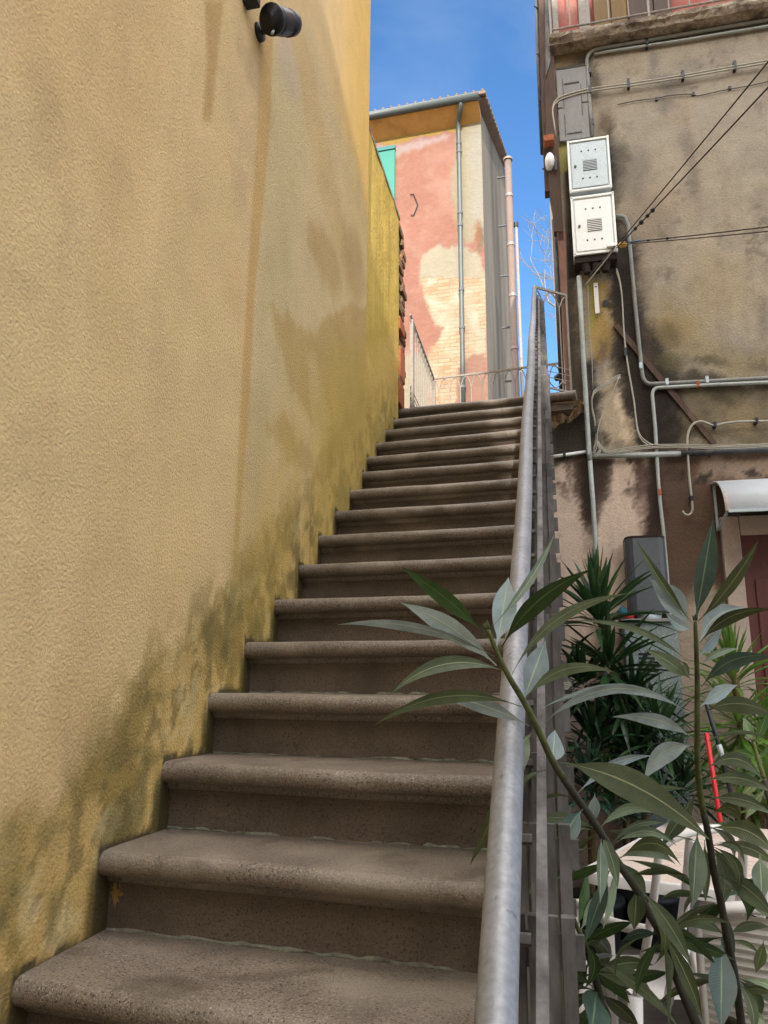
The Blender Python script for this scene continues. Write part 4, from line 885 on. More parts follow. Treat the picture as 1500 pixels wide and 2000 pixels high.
wire('overhead_wire', RW(1207, 475, .15), dep(1540, 430, 4.6), .0042, M['blackcable'], 'upper of the two nearly level wires running right, with blue tape', .012, ((.22, .01), (.35, .012)))
wire('overhead_wire', RW(1207, 478, .15), dep(1540, 441, 4.6), .0036, M['blackcable'], 'lower of the two nearly level wires running right', .010)
wire('service_wire', AN, RW(1143, 557, .08), .005, M['cable'], 'pale wire slanting down from the box corner to the standing pipe', .004)
wire('service_wire', AN-U*.012, RW(1150, 540, .16), .005, M['blackcable'], 'dark wire slanting down beneath the white box', .004)
P = RW(1216, 478, .16); t = thing('insulator', P, 'amber wire insulator with blue tape beside the white box', 'insulator')
s = MB(); s.tube([P-U*.035, P-U*.02, P+U*.02, P+U*.035], [.006, .022, .022, .006], 10); s.build('bead', M['amber'], t, True)
s = MB(); s.tube([P+U*.06+Z*.012, P+U*.14+Z*.02], .008, 8); s.build('blue_tape', M['blue'], t)
s = MB(); s.box(P-U*.09, (.07, .04, .03), (U, V, Z)); s.build('white_clip', M['white'], t, bevel=.006)

# ---- door, surround and canopy
dr = thing('front_door', RW(1470, 1353, .02)*[1, 1, 0]+Z*GZ, 'dark red brown door in a pale stone surround under the canopy', 'door')
a = RW(1407, 1020, .06); b_ = RW(1437, 1060, .06); zt = RW(1440, 1008, .06)[2]; fw = .125; x0 = float((a-R0)@U); xi = x0+fw; xw = xi+.95
q = lambda x, z, o=0: R0*[1, 1, 0]+U*x-V*o+Z*z
s = MB(); s.box((q(x0+fw/2, (zt+GZ)/2-.0, .03)), (fw, .06, zt-GZ), (U, V, Z)); s.build('jamb', M['doorstone'], dr, bevel=.006)
s = MB(); s.box((q(xw+fw/2, (zt+GZ)/2, .03)), (fw, .06, zt-GZ), (U, V, Z)); s.build('jamb', M['doorstone'], dr, bevel=.006)
s = MB(); s.box(q((xi+xw)/2, zt-.07, .031), (xw-xi-.004, .062, .14), (U, V, Z)); s.build('lintel', M['doorstone'], dr, bevel=.006)
s = MB(); s.box(q((xi+xw)/2, (zt-.14+GZ)/2, .012), (xw-xi, .024, zt-.14-GZ), (U, V, Z)); lf = s.build('door_leaf', M['doorwood'], dr)
for zz, hh in ((1.2, .75), (.3, .7)):
    for xx in (.25, .72):
        s = MB(); s.box(q(xi+xx, zz, .03), (.36, .016, hh), (U, V, Z)); s.build('raised_panel', M['doorwood'], lf, bevel=.008)
s = MB(); s.tube([q(xi+.88, .35, .03), q(xi+.88, .35, .07), q(xi+.80, .35, .07)], .010, 8); s.build('handle', M['galv'], lf)
cn = thing('door_canopy', RW(1440, 970), 'small curved white canopy over the front door', 'canopy')
cx0 = float((RW(1392, 1000, .0)-R0)@U); ct = RW(1400, 950, .0)[2]; cb_ = RW(1460, 992, .45)[2]
prof = []
for i in range(11):
    th_ = math.pi/2*(i/10); prof.append((.0+.42*math.sin(th_), cb_+(ct-cb_+.02)*math.cos(th_)**.9))
s = MB(); o_ = [(a_, h_) for a_, h_ in prof]
vs = []; 
for (a_, h_) in o_:
    vs += [q(cx0, h_, a_), q(cx0+1.6, h_, a_), q(cx0+1.6, h_-.012, a_-.008), q(cx0, h_-.012, a_-.008)]
fs = [(4*i+k, 4*i+4+k, 4*i+4+(k+1) % 4, 4*i+(k+1) % 4) for i in range(10) for k in range(4)]+[(0, 1, 2, 3), (40, 43, 42, 41)]
s.add(vs, fs); s.build('sheet', M['canopy'], cn, True)
s = MB(); s.tube([q(cx0+.02, h_-.015, a_) for a_, h_ in prof], .014, 4); s.build('side_frame', M['doorstone'], cn)
s = MB(); s.tube([q(cx0+.02, cb_-.0, .42), q(cx0+.02, cb_-.06, .02), q(cx0+.02, ct, .02)], .012, 4); s.tube([q(cx0+.02, cb_-.01, .42), q(cx0+1.6, cb_-.01, .42)], .014, 4); s.build('bracket', M['galv'], cn)
s = MB(); s.tube([q(cx0+.02, cb_-.02, .40), q(cx0+.09, cb_-.03, .40)], .02, 6); s.build('end_cap', M['dark'], cn)

# ---- dark curved cover and galvanised cabinet
P = RW(1262, 1120, .10); zt_ = RW(1262, 1050, .2)[2]; zb_ = RW(1262, 1195, .2)[2]
u0 = float((RW(1224, 1120, .15)-R0)@U); u1 = float((RW(1303, 1120, .15)-R0)@U)
hc = thing('wall_cover', q((u0+u1)/2, zb_, .1), 'dark grey curved metal cover standing on the galvanised cabinet', 'cover')
s = MB(); pr = [(u0, .02), (u0+.0, .16), (u0+.02, .20), (u0+.05, .22), (u1-.05, .22), (u1-.02, .20), (u1, .16), (u1, .02)]
s.prism([q(a_, zb_, o2) for a_, o2 in pr], Z*(zt_-zb_)); s.build('shell', M['darkgrey'], hc, bevel=.004)
s = MB(); s.prism([q(a_+(.0), zt_+.0, o2+.004) for a_, o2 in pr], Z*.012); s.build('top_edge', M['dark'], hc)
s = MB(); s.tube([q((u0+u1)/2, zb_, .12), q((u0+u1)/2, zb_-.09, .12)], [.09, .07], 14); s.build('outlet', M['galv'], hc, True)
cz = RW(1262, 1216, .2)[2]
cbn = thing('steel_cabinet', q((u0+u1)/2, GZ, .12), 'speckled galvanised cabinet with vent slots behind the yucca', 'cabinet')
s = MB(); s.box(q((u0+u1)/2-.01, (cz+GZ)/2, .12), (u1-u0+.08, .22, cz-GZ), (U, V, Z)); s.build('body', M['cabinet'], cbn, bevel=.004)
for i in range(6):
    s = MB(); s.box(q(u0+.10, cz-.22-i*.028, .232), (.13, .006, .012), (U, V, Z)); s.build('vent_slot', M['dark'], cbn)
s = MB(); s.box(q((u0+u1)/2-.01, cz+.012, .13), (u1-u0+.12, .26, .022), (U, V, Z)); s.build('lid', M['greywood'], cbn, bevel=.003)
P = q(u0-.045, cz+.022, .19)
ty = thing('red_dish', P, 'small red dish with dark teal cloth on the cabinet edge', 'dish')
s = MB(); s.tube([P, P+Z*.012, P+Z*.028], [.05, .068, .075], 14); s.build('dish', M['red'], ty, True)
s = MB(); s.tube([P+Z*.02-U*.01, P+Z*.06-U*.005, P+Z*.10], [.045, .038, .008], 9); s.build('cloth', M['teal'], ty, True)
# stick and broom handle
t = thing('broom_handle', dep(1400, 1580, 4.2), 'bright red broom handle leaning beside the pale green yucca', 'stick')
s = MB(); s.tube([dep(1380, 1432, 4.3), dep(1406, 1600, 4.15), dep(1414, 1660, 4.1)], .013, 10); s.build('shaft', M['red'], t, True)
t = thing('black_pole', dep(1430, 1590, 4.3), 'leaning black pole right of the red broom handle', 'stick')
s = MB(); s.tube([dep(1380, 1375, 4.4), dep(1408, 1470, 4.35), dep(1450, 1640, 4.2)], .013, 8); s.build('shaft', M['black'], t, True)
s = MB(); s.tube([dep(1404, 1455, 4.34), dep(1412, 1482, 4.33)], .016, 8); s.build('joint', M['galv'], t, True)

# ================================================================ unseen blocks added behind the viewer to shade the alley
nb = MB(); NY = -16
zs = lambda y, z: z+(y-NY)*math.tan(SUN_EL)/math.cos(SUN_TRAVEL)
HL = zs(3.0, 4.05)
nb.prism([(-9, NY, GZ), (4.59, NY, GZ), (4.59, NY-7, GZ), (-9, NY-7, GZ)], (0, 0, HL-GZ))
o = nb.build('shade_block', M['plainwall'], None, origin=(-2, NY-3, GZ)); tag(o, 'unseen plain block added behind the viewer to shade the ochre wall', 'house')
nb = MB(); nb.prism([(4.6, NY+.3, GZ), (22, NY+.3, GZ), (22, NY-7, GZ), (6.6, NY-7, GZ)], (0, 0, zs(4.7, 6.72)-GZ))
o = nb.build('shade_block', M['plainwall'], None, origin=(15, NY-3, GZ)); tag(o, 'unseen taller block added behind the viewer on the right to shade the stained wall', 'house')

# ================================================================ PLANTS
def leafmesh(name, mt, parent, base, tip, w, sag=0., side=(0, 0), fold=.28, face=None, petiole=0.12, seg=12, twist=0., shape=.45, wave=.0):
    """one lance-shaped leaf from base to tip; sag bends it along world-perp 'side'"""
    base, tip = np.asarray(base, float), np.asarray(tip, float); ax = tip-base; L = np.linalg.norm(ax); ax /= L
    f = face-ax*(face@ax); f /= np.linalg.norm(f)+1e-9; wd = np.cross(ax, f)
    c, sn = math.cos(twist), math.sin(twist); wd, f = wd*c+f*sn, f*c-wd*sn
    vs, uv, fs = [], [], []; cols = 5; ph_ = rnd.random()*6
    for i in range(seg+1):
        t = i/seg; ctr = base+ax*L*t+np.asarray(side)*sag*4*t*(1-t)
        tt = max(0, (t-petiole)/(1-petiole))
        ww = w*.5*(max(math.sin(math.pi*tt**.86), 0)**1.12 if 0 < tt < 1 else 0)
        ww = max(ww, w*.035*(1 if t < .95 else .3))
        for k in range(cols):
            a = (k-2)/2; o_ = wd*ww*a+f*(abs(a)*ww*fold)+f*(wave*ww*math.sin(9*t+ph_+a*1.5)*abs(a))
            vs.append(ctr+o_); uv.append((.5+a*.5, t*L*6))
    for i in range(seg):
        for k in range(cols-1):
            p = i*cols+k; fs.append((p, p+1, p+cols+1, p+cols))
    return vs, uv, fs
def leafobj(name, mt, parent, parts):
    V_, F_, UV = [], [], []
    for vs, uv, fs in parts:
        o = len(V_); V_ += vs; UV += uv; F_ += [tuple(i+o for i in f) for f in fs]
    pl = world_loc(parent); me = bpy.data.meshes.new(name); me.from_pydata([(v-pl).tolist() for v in V_], [], F_); me.update()
    ul = me.uv_layers.new(name='uv'); li = np.empty(len(me.loops), np.int32); me.loops.foreach_get('vertex_index', li)
    ul.data.foreach_set('uv', np.array(UV)[li].reshape(-1).astype(np.float32))
    me.polygons.foreach_set('use_smooth', [True]*len(me.polygons)); me.materials.append(mt)
    o = bpy.data.objects.new(name, me); COL.objects.link(o); o.parent = parent; return o
RT, UPV = RM[0], RM[1]
def oleander(label, stem, leaves, pot, dd=.0, newwood=4):
    base = pot+Z*.28
    t = thing('oleander', pot, label, 'plant', 'potted oleanders in the foreground')
    P = [dep(*p) for p in stem]; sw = [p for p in P]
    full = curve(P, 5)
    dend = P[-1]; ext = curve([dend, dend+(dend-P[-2])*.6, (dend+(base-dend)*.5)+Z*0, base], 5)[1:]
    path = full+ext; n = len(path)
    rs = [.0022+.0034*min(1, (i/len(full))**.7)+.002*max(0, (i-len(full))/len(ext)) for i in range(n)]
    cut = int(len(full)*.45)
    s = MB(); s.tube(path[:cut+1], rs[:cut+1], 9); s.build('young_stem', M['stem'], t, True)
    s = MB(); s.tube(path[cut:], rs[cut:], 9); s.build('old_stem', M['stemdark'], t, True)
    s = MB()
    for i in range(3): s.tube([path[0]-(path[1]-path[0])*.3+RT*.001*(i-1), path[0]+(path[0]-path[1])*(1.2+.3*i)+RT*.003*(i-1)], [.0022, .0006], 6)
    s.build('bud', M['stem'], t, True)
    pts = np.array([(p[0], p[1]) for p in stem]); 
    for lf in leaves:
        bx, by, tx, ty, w, bend, m = lf[:7]; dt = lf[7] if len(lf) > 7 else rnd.uniform(-.10, .06)
        d2 = np.hypot(pts[:, 0]-bx, pts[:, 1]-by); j = int(d2.argmin()); d0 = stem[j][2]
        B = dep(bx, by, d0); T = dep(tx, ty, d0+dt); dm = (2*d0+dt)/2
        Lp_ = math.hypot(tx-bx, ty-by); nx_, ny_ = (by-ty)/Lp_, (tx-bx)/Lp_       # image normal
        side = (RT*nx_-UPV*ny_); side = side if side@UPV > 0 or bend == 0 else -side
        if abs(side@UPV) < .15: side = RT if bend > 0 else RT
        sag = bend/FPX*dm; wr = w/FPX*dm*.98
        face = -(RM[2])+RT*rnd.uniform(-.35, .35)+UPV*rnd.uniform(-.35, .35)
        leafobj('leaf', LM[m], t, [leafmesh('leaf', None, t, B, T, wr, sag, side, rnd.uniform(.12, .38), face, .10, 14, rnd.uniform(-.25, .25), wave=rnd.uniform(0, .12))])
    s = MB(); s.tube([pot, pot+Z*.02, pot+Z*.24, pot+Z*.24, pot+Z*.29, pot+Z*.29], [.10, .11, .145, .16, .165, .15], 24); s.build('pot', M['terracotta'], t, True)
    s = MB(); s.tube([pot+Z*.2, pot+Z*.292], [.14, .148], 24); s.build('soil', M['soil'], t)
    return t
SA = [(953, 1230, .82), (973, 1280, .82), (997, 1327, .82), (1023, 1370, .83), (1050, 1423, .84), (1083, 1493, .85), (1128, 1560, .86), (1172, 1624, .88), (1204, 1680, .89), (1240, 1732, .90), (1268, 1784, .92), (1294, 1830, .93), (1320, 1900, .95)]
LA = [(945, 1236, 783, 1107, 34, 6, 'd', -.02), (970, 1300, 783, 1177, 42, 12, 'p', .03), (967, 1283, 660, 1220, 26, 26, 'p', .05), (995, 1315, 760, 1358, 30, 40, 'g', .0), (1018, 1380, 730, 1417, 28, 38, 'o', -.04),
      (1035, 1418, 853, 1356, 30, 8, 'p', .04), (970, 1262, 993, 1128, 52, 0, 'p', .05), (963, 1222, 1083, 1043, 17, -10, 'g', .08), (980, 1264, 1155, 1112, 40, 22, 'd', -.06), (1000, 1317, 1237, 1158, 24, 40, 'g', -.05),
      (1022, 1368, 1065, 1252, 54, 0, 'p', .03), (1025, 1366, 1202, 1313, 28, 34, 'g', -.04), (1055, 1420, 1305, 1362, 20, 42, 'p', -.02), (1042, 1430, 1020, 1522, 44, 20, 'o', -.05), (1078, 1495, 1084, 1426, 46, 0, 'p', .03),
      (1088, 1502, 1026, 1602, 12, 44, 'o', -.02), (1124, 1560, 1034, 1578, 8, 16, 'o', .0), (1090, 1488, 1386, 1640, 62, 26, 'g', -.12), (1124, 1556, 1276, 1476, 22, 22, 'p', .08), (1170, 1626, 1086, 1664, 10, 26, 'g', .02),
      (1160, 1606, 1090, 1660, 2, 0, 'o', .02), (1138, 1580, 1088, 1664, 42, 4, 't', -.04), (1162, 1548, 1156, 1608, 26, 0, 'p', .02), (1168, 1626, 1284, 1590, 26, 30, 'g', .03), (1196, 1648, 1300, 1608, 18, 18, 'g', .02),
      (1198, 1650, 1322, 1652, 20, 28, 'g', .0), (1212, 1676, 1330, 1690, 28, 36, 'o', -.03), (1226, 1714, 1346, 1712, 22, 14, 'o', -.02), (1174, 1634, 1172, 1764, 34, 0, 'g', -.06), (1158, 1656, 1028, 1760, 26, 30, 'g', -.02),
      (1146, 1688, 1060, 1784, 28, 24, 'o', -.03), (1208, 1686, 1178, 1814, 42, 0, 'g', -.07), (1190, 1700, 1142, 1842, 32, 0, 't', -.02), (1244, 1732, 1238, 1816, 38, 0, 'o', .0), (1252, 1738, 1350, 1886, 34, 8, 'g', -.03),
      (1290, 1826, 1212, 1842, 20, 12, 't', .02), (1296, 1834, 1306, 2010, 56, 0, 'g', -.10), (1272, 1826, 1206, 1930, 8, 34, 'o', .0), (1294, 1820, 1372, 1992, 30, 6, 'o', -.02), (1034, 1440, 918, 1690, 26, 0, 'o', .35)]
SBm = [(1358, 1214, .94), (1360, 1267, .94), (1362, 1333, .95), (1362, 1400, .95), (1363, 1500, .96), (1371, 1568, .97), (1380, 1612, .97), (1387, 1652, .98), (1396, 1710, .99), (1408, 1762, 1.0), (1420, 1830, 1.0), (1436, 1910, 1.02), (1448, 2000, 1.03)]
LB = [(1358, 1216, 1393, 1012, 52, 0, 't', -.03), (1363, 1214, 1482, 1054, 26, -8, 'o', -.02), (1350, 1214, 1243, 1055, 20, -6, 'o', .02), (1348, 1226, 1268, 1130, 50, 8, 'p', .02), (1352, 1228, 1300, 1196, 24, -8, 'p', -.02), (1365, 1258, 1452, 1187, 44, 20, 'p', .03),
      (1366, 1256, 1512, 1190, 26, 22, 'o', -.05), (1367, 1282, 1410, 1228, 32, 4, 'p', .04), (1350, 1298, 1122, 1212, 14, 26, 'g', -.03), (1350, 1328, 1262, 1268, 30, 4, 'g', .0), (1347, 1322, 1332, 1292, 20, 0, 'o', -.02), (1367, 1300, 1443, 1267, 14, 8, 'g', .04),
      (1370, 1342, 1514, 1284, 34, 26, 't', -.04), (1366, 1382, 1440, 1338, 30, 6, 'p', .03), (1376, 1390, 1516, 1402, 38, 22, 'g', -.06), (1354, 1398, 1060, 1382, 20, 46, 'p', -.06), (1354, 1442, 1196, 1400, 28, 16, 'p', -.03), (1358, 1456, 1258, 1524, 42, 24, 'p', .0),
      (1372, 1454, 1506, 1444, 14, 20, 'g', -.03), (1376, 1504, 1490, 1524, 30, 32, 'g', -.02), (1378, 1524, 1508, 1548, 26, 16, 'g', -.04), (1384, 1560, 1510, 1592, 26, 14, 'g', -.04), (1388, 1592, 1450, 1616, 30, 28, 'o', -.02), (1388, 1618, 1514, 1670, 40, 22, 'o', -.05),
      (1396, 1648, 1454, 1690, 14, 20, 'o', .0), (1362, 1622, 1352, 1774, 48, 0, 'o', -.06), (1376, 1640, 1378, 1764, 22, 0, 'g', .02), (1362, 1546, 1290, 1656, 38, 0, 'g', .04), (1356, 1544, 1202, 1552, 14, 10, 'g', .02), (1404, 1708, 1458, 1800, 44, 34, 'd', .0),
      (1406, 1704, 1514, 1794, 40, 10, 'g', -.05), (1484, 1668, 1488, 1760, 38, 0, 'g', -.03), (1412, 1764, 1370, 1800, 32, 8, 'd', .04), (1418, 1830, 1314, 1808, 26, 18, 'g', .0), (1410, 1832, 1408, 2014, 56, 0, 't', -.08), (1424, 1826, 1506, 1812, 26, 14, 'g', -.02),
      (1424, 1836, 1484, 1864, 10, 8, 'o', .0), (1492, 1836, 1476, 1900, 24, 0, 'o', .0), (1446, 1936, 1514, 1944, 16, 8, 'o', -.02), (1450, 1976, 1500, 2012, 20, 8, 'g', -.02)]
SC = [(1118, 1786, .98), (1128, 1812, .98), (1140, 1838, .98), (1150, 1868, .99), (1160, 1902, .99), (1170, 1940, 1.0), (1182, 2010, 1.0)]
LC_ = [(1140, 1842, 1238, 1800, 26, 6, 'd', -.02), (1134, 1838, 1050, 1806, 28, 4, 'd', -.03), (1136, 1846, 1030, 1766, 18, -4, 'o', .02), (1160, 1930, 1052, 1862, 28, 6, 'd', -.04), (1164, 1938, 1020, 1948, 14, 22, 'o', -.02), (1166, 1932, 1154, 2020, 68, 0, 't', -.08),
       (1158, 1874, 1326, 2006, 24, 14, 'g', -.08), (1128, 1842, 1116, 1884, 26, 0, 'p', -.03), (1156, 1876, 1200, 1866, 24, 8, 'p', -.02), (1138, 1850, 1068, 1900, 26, 8, 'd', .0), (1148, 1868, 1200, 1940, 24, 0, 'd', .02), (1152, 1880, 1100, 1950, 28, 0, 'd', .03),
       (1160, 1900, 1230, 1960, 26, 8, 'd', .02), (1166, 1930, 1080, 2000, 26, 6, 'o', -.02), (1128, 1812, 1148, 1700, 30, 0, 'd', .05), (1132, 1820, 1180, 1730, 26, 0, 'g', .04), (1168, 1940, 1250, 2010, 30, 6, 'o', .0), (1146, 1862, 1070, 1940, 24, 0, 'o', .05),
       (1150, 1880, 1060, 1985, 22, 0, 'd', .04), (1170, 1950, 1110, 2040, 30, 0, 'd', .0), (1156, 1896, 1215, 1900, 20, 6, 'd', .04), (1142, 1850, 1180, 1830, 16, 4, 'o', .0)]
SD = [(1472, 1448, 1.25), (1480, 1480, 1.25), (1490, 1512, 1.25), (1500, 1550, 1.25), (1516, 1620, 1.26), (1530, 1720, 1.28)]
LD = [(1474, 1456, 1452, 1400, 20, 0, 'd', .02), (1480, 1484, 1424, 1470, 18, 6, 'd', .02), (1482, 1486, 1530, 1430, 20, 4, 'd', .0), (1492, 1520, 1446, 1560, 18, 4, 'o', .0), (1474, 1454, 1500, 1390, 20, 0, 'd', .0), (1496, 1540, 1456, 1600, 22, 4, 'o', -.02), (1488, 1510, 1440, 1520, 18, 6, 'd', .0)]
rl = random.Random(21)
def extra(stem, k, ylo, mats, L0=110, L1=190):
    out = []
    for _ in range(k):
        j = rl.choice([i for i, p in enumerate(stem) if p[1] > ylo]); p = stem[j]; a_ = rl.uniform(-.3, 3.4); l = rl.uniform(L0, L1)
        out.append((p[0], p[1], p[0]+l*math.cos(a_), p[1]+l*math.sin(a_)*.8, rl.uniform(18, 29), rl.uniform(4, 30), rl.choice(mats), rl.uniform(-.02, .18)))
    return out
LA += extra(SA, 16, 1600, 'oogdd'); LB += extra(SBm, 20, 1600, 'ogddg'); LC_ += extra(SC, 32, 1800, 'ddoot', 80, 130)
oleander('oleander whose stem leans left across the handrail', SA, LA, np.array([.60, -.02, GZ]))
oleander('oleander with the upright stem and erect top leaf before the door', SBm, LB, np.array([.86, .12, GZ]))
oleander('low bushy oleander shoot at the bottom beside the railing foot', SC, LC_, np.array([.36, .12, GZ]))
oleander('thin dark oleander twig at the right edge above the table', SD, LD, np.array([1.05, .38, GZ]))

# yuccas by the wall
def yucca(label, loc, crowns, trunks, grp='potted yuccas against the stained wall'):
    t = thing('yucca', loc, label, 'plant', grp)
    for tr in trunks:
        P = [dep(*p[:3]) for p in tr]; s = MB(); pp = curve(P+[np.array(loc)+Z*.25], 5); s.tube([p+U*.004*math.sin(i*2.2) for i, p in enumerate(pp)], [.020+.006*(i % 3)/2 for i in range(len(pp))], 9); s.build('trunk', M['trunkbark'], t, True)
    for (px, py, d, n, L, w, el0, el1, m, droop) in crowns:
        C0 = dep(px, py, d); parts = []
        for i in range(n):
            az = i*2.39996+rnd.uniform(-.3, .3); f = (i+.5)/n; el = math.radians(el1+(el0-el1)*f**.8+rnd.uniform(-9, 9))
            dr_ = np.array([math.cos(az)*math.cos(el), math.sin(az)*math.cos(el), math.sin(el)]); l = L*rnd.uniform(.72, 1.1)*(.75+.25*math.cos(el))
            B = C0-Z*.14*(1-f)+dr_*.015; T = B+dr_*l-Z*l*droop*(1-f)*rnd.uniform(.4, 1.2)
            face = np.array([-math.cos(az)*math.sin(el), -math.sin(az)*math.sin(el), math.cos(el)])
            parts.append(leafmesh('l', None, t, B, T, w*rnd.uniform(.8, 1.15), l*.10*(1-f), Z, .35, face, .0, 8, rnd.uniform(-.4, .4)))
        leafobj('crown', LM[m], t, parts)
    s = MB(); p = np.array(loc); s.tube([p, p+Z*.02, p+Z*.26, p+Z*.26, p+Z*.30], [.14, .15, .19, .20, .20], 20); s.build('pot', M['black'], t, True)
    return t
g1 = dep(1215, 1560, 5.0); g1[2] = GZ
yucca('tall dark green yucca with a spiky top reaching past the grey cover', (g1[0], g1[1], GZ),
      [(1168, 1190, 5.0, 54, .58, .052, 86, 0, 'y', .5), (1172, 1180, 4.95, 4, .50, .05, 86, 70, 'Y', 0), (1190, 1290, 4.9, 50, .50, .044, 50, -40, 'y', .6), (1236, 1340, 4.85, 40, .44, .040, 60, -30, 'y', .6), (1206, 1400, 5.0, 34, .40, .034, 30, -50, 'b', .6)], [[(1170, 1200, 5.15), (1192, 1260, 5.15), (1206, 1340, 5.1), (1216, 1420, 5.05)]])
g2 = dep(1130, 1600, 4.7); g2[2] = GZ
yucca('wide bushy dark yucca filling the corner between railing and cabinet', (g2[0]+.05, g2[1], GZ),
      [(1140, 1320, 4.9, 52, .38, .040, 60, -30, 'y', .5), (1290, 1420, 4.6, 56, .40, .036, 75, -30, 'y', .5), (1330, 1520, 4.5, 46, .36, .034, 75, -10, 'y', .5), (1160, 1440, 4.7, 60, .40, .042, 70, -20, 'y', .5), (1240, 1450, 4.6, 64, .42, .040, 75, -20, 'y', .5), (1150, 1520, 4.5, 46, .34, .034, 80, -10, 'b', .5)], [[(1160, 1440, 4.7), (1160, 1500, 4.7)]])
yucca('dark grassy yucca low behind the table', (g1[0]+.12, g1[1]-.15, GZ), [(1250, 1380, 4.85, 50, .36, .026, 70, -30, 'y', .5), (1190, 1540, 4.4, 50, .30, .03, 75, 0, 'y', .4), (1280, 1545, 4.4, 50, .30, .026, 80, 0, 'b', .4)], [[(1250, 1400, 4.8), (1256, 1480, 4.8)]])
g3 = dep(1450, 1600, 4.9); g3[2] = GZ
yucca('pale green yucca in front of the door surround', (g3[0]-.02, g3[1], GZ),
      [(1432, 1305, 4.9, 48, .46, .034, 86, 0, 'Y', .35), (1440, 1400, 4.8, 50, .44, .038, 50, -50, 'Y', .7), (1450, 1500, 4.7, 40, .36, .028, 60, -30, 'Y', .6)], [[(1434, 1310, 4.9), (1444, 1400, 4.85), (1450, 1500, 4.8)]])
g4 = dep(1540, 1560, 4.5); g4[2] = GZ
yucca('pale green yucca at the right edge with many upright stalks', (g4[0], g4[1], GZ),
      [(1500, 1430, 4.7, 36, .40, .028, 80, -10, 'Y', .5), (1500, 1540, 4.4, 40, .36, .03, 80, 0, 'Y', .4)], [[(1490, 1560, 4.5), (1494, 1640, 4.45)], [(1476, 1565, 4.55), (1480, 1640, 4.5)], [(1505, 1555, 4.45), (1508, 1640, 4.4)]])
# little coiled ornament on the railing side
P = dep(1106, 1340, 4.75); t = thing('garden_ornament', P, 'small pale spiral snail ornament beside the railing', 'ornament')
s = MB(); s.tube([P+RT*.028*(1-i/26)*math.cos(i*.55)+UPV*.028*(1-i/26)*math.sin(i*.55) for i in range(25)], .006, 7); s.build('spiral', M['cable'], t, True)
s = MB(); s.tube([P+RM[2]*.05-UPV*.05, P+RM[2]*.05, P+RM[2]*.05+UPV*.04], [.05, .055, .03], 10); s.build('pebble', M['darkgrey'], t, True)

# ================================================================ TABLE AND CHAIRS
TZ = .05
TP = lambda x, y: hit(x, y, (0, 0, TZ), Z)
A, B = TP(1127, 1701), TP(1392, 1737); du = (B-A)/np.linalg.norm(B-A); dv = np.array([-du[1], du[0], 0])
Fr = TP(1136, 1586); dep_ = float((Fr-A)@dv); W_, D_ = 1.35, max(.7, dep_)
tt = thing('garden_table', A+du*W_/2+dv*D_/2-Z*(TZ-GZ), 'white plastic garden table with rounded corners and beige grained top', 'table')
def rrect(x0, y0, x1, y1, r, n=8):
    out = []
    for cx_, cy_, a0 in ((x1-r, y0+r, -90), (x1-r, y1-r, 0), (x0+r, y1-r, 90), (x0+r, y0+r, 180)):
        for i in range(n+1): a_ = math.radians(a0+90*i/n); out.append((cx_+r*math.cos(a_), cy_+r*math.sin(a_)))
    return out
T3 = lambda x, y, z: A+du*x+dv*y+Z*z
s = MB(); o1 = rrect(0, 0, W_, D_, .10); rings = []
prs = [(.0, -.045), (-.0, -.004), (.004, 0), (.012, .0015), (.022, .0)]
for ins, zz in prs: rings.append([T3(*p, zz) for p in rrect(ins, ins, W_-ins, D_-ins, .10-ins*.5)])
n_ = len(o1); vs = [p for r_ in rings for p in r_]
fs = [(k*n_+i, k*n_+(i+1) % n_, (k+1)*n_+(i+1) % n_, (k+1)*n_+i) for k in range(len(prs)-1) for i in range(n_)]
s.add(vs, fs); s.build('rim', M['plastic'], tt, True)
s = MB(); s.add([T3(*p, .0) for p in rrect(.022, .022, W_-.022, D_-.022, .09)], [tuple(range(n_))])
s.build('table_top', M['tabletop'], tt)
s = MB()
for yy in (.33*D_, .66*D_): s.box(T3(W_/2, yy, .0015), (W_-.08, .012, .003), (du, dv, Z))
for xx in (.42, .46): s.box(T3(xx, D_/2, .0015), (.010, D_-.08, .003), (du, dv, Z))
s.build('raised_ribs', M['plastic'], tt)
for (xx, yy) in ((.09, .09), (W_-.09, .09), (.09, D_-.09), (W_-.09, D_-.09)):
    s = MB(); p = T3(xx, yy, 0); s.tube([p-Z*.01, p-Z*.3, np.array([p[0], p[1], GZ])], [.036, .030, .022], 4); s.build('leg', M['plastic'], tt, bevel=.006)
s = MB(); s.tube([T3(W_*.5, .0, -.06), T3(W_*.5, D_, -.06)], .015, 4); s.build('under_brace', M['plastic'], tt)
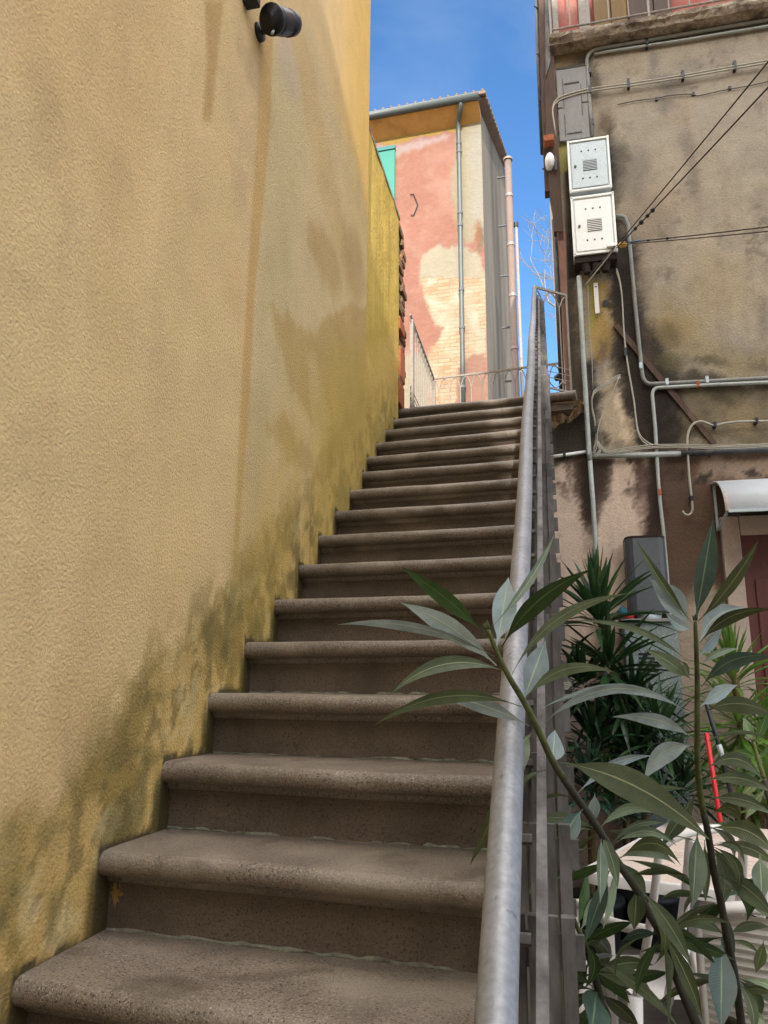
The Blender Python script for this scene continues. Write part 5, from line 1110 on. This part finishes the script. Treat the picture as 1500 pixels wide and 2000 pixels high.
def gchair(loc, rz, label, hb=.62, solid=False):
    t = thing('garden_chair', loc, label, 'chair', 'white plastic chairs at the table'); c, s_ = math.cos(rz), math.sin(rz)
    X = np.array([c, s_, 0]); Y = np.array([-s_, c, 0]); o_ = np.array(loc); q = lambda x, y, z: o_+X*x+Y*y+Z*z
    s = MB(); n = 10; vs = []
    for i in range(n+1):
        for j in range(n+1):
            x = -.22+.44*i/n; y = -.22+.44*j/n; vs.append(q(x, y, .43-.025*(1-(x/.22)**2)*(1-(y/.3)**2)+.012*(y > .2)))
    s.add(vs, [(i*(n+1)+j, (i+1)*(n+1)+j, (i+1)*(n+1)+j+1, i*(n+1)+j+1) for i in range(n) for j in range(n)]); s.build('seat', M['plastic'], t, True)
    # back: curved frame and vertical slats
    bk_ = lambda u_, v: q(u_*.215*(1-.10*v), -.22-.20*v-.05*math.sin(v*2.2)-.035*(1-u_*u_), .44+hb*v)
    s = MB(); fr_ = [bk_(-1, v) for v in np.linspace(-.05, .85, 9)]+[bk_(u_, .85+.15*math.sqrt(max(0, 1-u_*u_))) for u_ in np.linspace(-.95, .95, 12)]+[bk_(1, v) for v in np.linspace(.85, -.05, 9)]
    s.tube(fr_, .021, 8, flat=.55); s.build('back_frame', M['plastic'], t, True)
    if solid:
        s = MB(); nn = 40; vs = []
        for i in range(nn+1):
            for j in range(13): u_ = -.95+1.9*j/12; v = .02+.93*i/nn; vs.append(bk_(u_, v)+Y*(.004 if i % 2 else -.004))
        s.add(vs, [(i*13+j, i*13+j+1, (i+1)*13+j+1, (i+1)*13+j) for i in range(nn) for j in range(12)]); s.build('back_panel', M['plastic'], t)
    for u_ in (() if solid else (-.5, .5)):
        s = MB(); s.tube([bk_(u_, v) for v in np.linspace(-.02, .90+.08*(1-abs(u_)), 9)], .030, 6, flat=.25); s.build('back_slat', M['plastic'], t, True)
    for sg in (-1, 1):
        s = MB(); s.tube(curve([bk_(sg, .40), q(sg*.27, -.16, .66), q(sg*.285, .05, .655), q(sg*.28, .20, .62), q(sg*.25, .24, .42)], 5), .020, 8, flat=.6); s.build('arm', M['plastic'], t, True)
        for yy in (-.24, .22):
            s = MB(); s.tube([q(sg*.23, yy, .44), q(sg*.25, yy*1.12, .2), q(sg*.27, yy*1.22, 0)], [.030, .024, .018], 6); s.build('leg', M['plastic'], t, True)
    return t
c1 = dep(1300, 1900, 2.95); c2 = dep(1500, 1960, 2.35)
gchair((c1[0], c1[1], GZ), math.radians(24), 'white plastic armchair with slatted back pushed up to the near side of the table', .60)
gchair((c2[0]+.05, c2[1], GZ), math.radians(-8), 'white plastic armchair cut off by the right edge, with fine ribbed back', .50, True)

# ================================================================ BARE TREE BEYOND THE LANDING
tb = dep(1085, 760, 22); troot = np.array([tb[0]+.5, tb[1], GZ])
t = thing('bare_tree', troot, 'bare winter tree with thin pale branches against the sky beyond the landing', 'tree')
TM = MB(); TW = MB(); cnt = [0]
def branch(p, d, L, r, lev):
    cnt[0] += 1
    if cnt[0] > 3200: return
    n = 4; pts = [p]; dd = d
    for i in range(n):
        dd = dd+np.array([rnd.gauss(0, .13), rnd.gauss(0, .13), rnd.gauss(0, .08)+.03]); dd /= np.linalg.norm(dd); pts.append(pts[-1]+dd*L/n)
    (TM if lev < 3 else TW).tube(pts, [max(.006, r*(1-.4*i/n)) for i in range(n+1)], 6 if lev < 2 else 4, caps=False)
    if lev >= 6: return
    for k in range(3 if lev < 3 else rnd.choice((2, 3, 3))):
        i = rnd.choice((2, 3, 4)) if k else 4; a = rnd.uniform(0, 6.28); sp_ = rnd.uniform(.3, .85)
        nd = pts[i]*0+dd+sp_*np.array([math.cos(a), math.sin(a), rnd.uniform(-.3, .3)]); nd /= np.linalg.norm(nd)
        branch(pts[i], nd, L*rnd.uniform(.58, .82), r*rnd.uniform(.5, .62), lev+1)
branch(troot+Z*6.6, np.array([-.12, 0, 1.]), 3.0, .13, 0)
s = MB(); s.tube([troot, troot+Z*2.5+U*.05, troot+Z*6.7], [.22, .17, .13], 12); s.build('trunk', M['bark'], t, True)
TM.v and TM.build('limbs', M['bark'], t, True); TW.build('twigs', M['bark'], t)
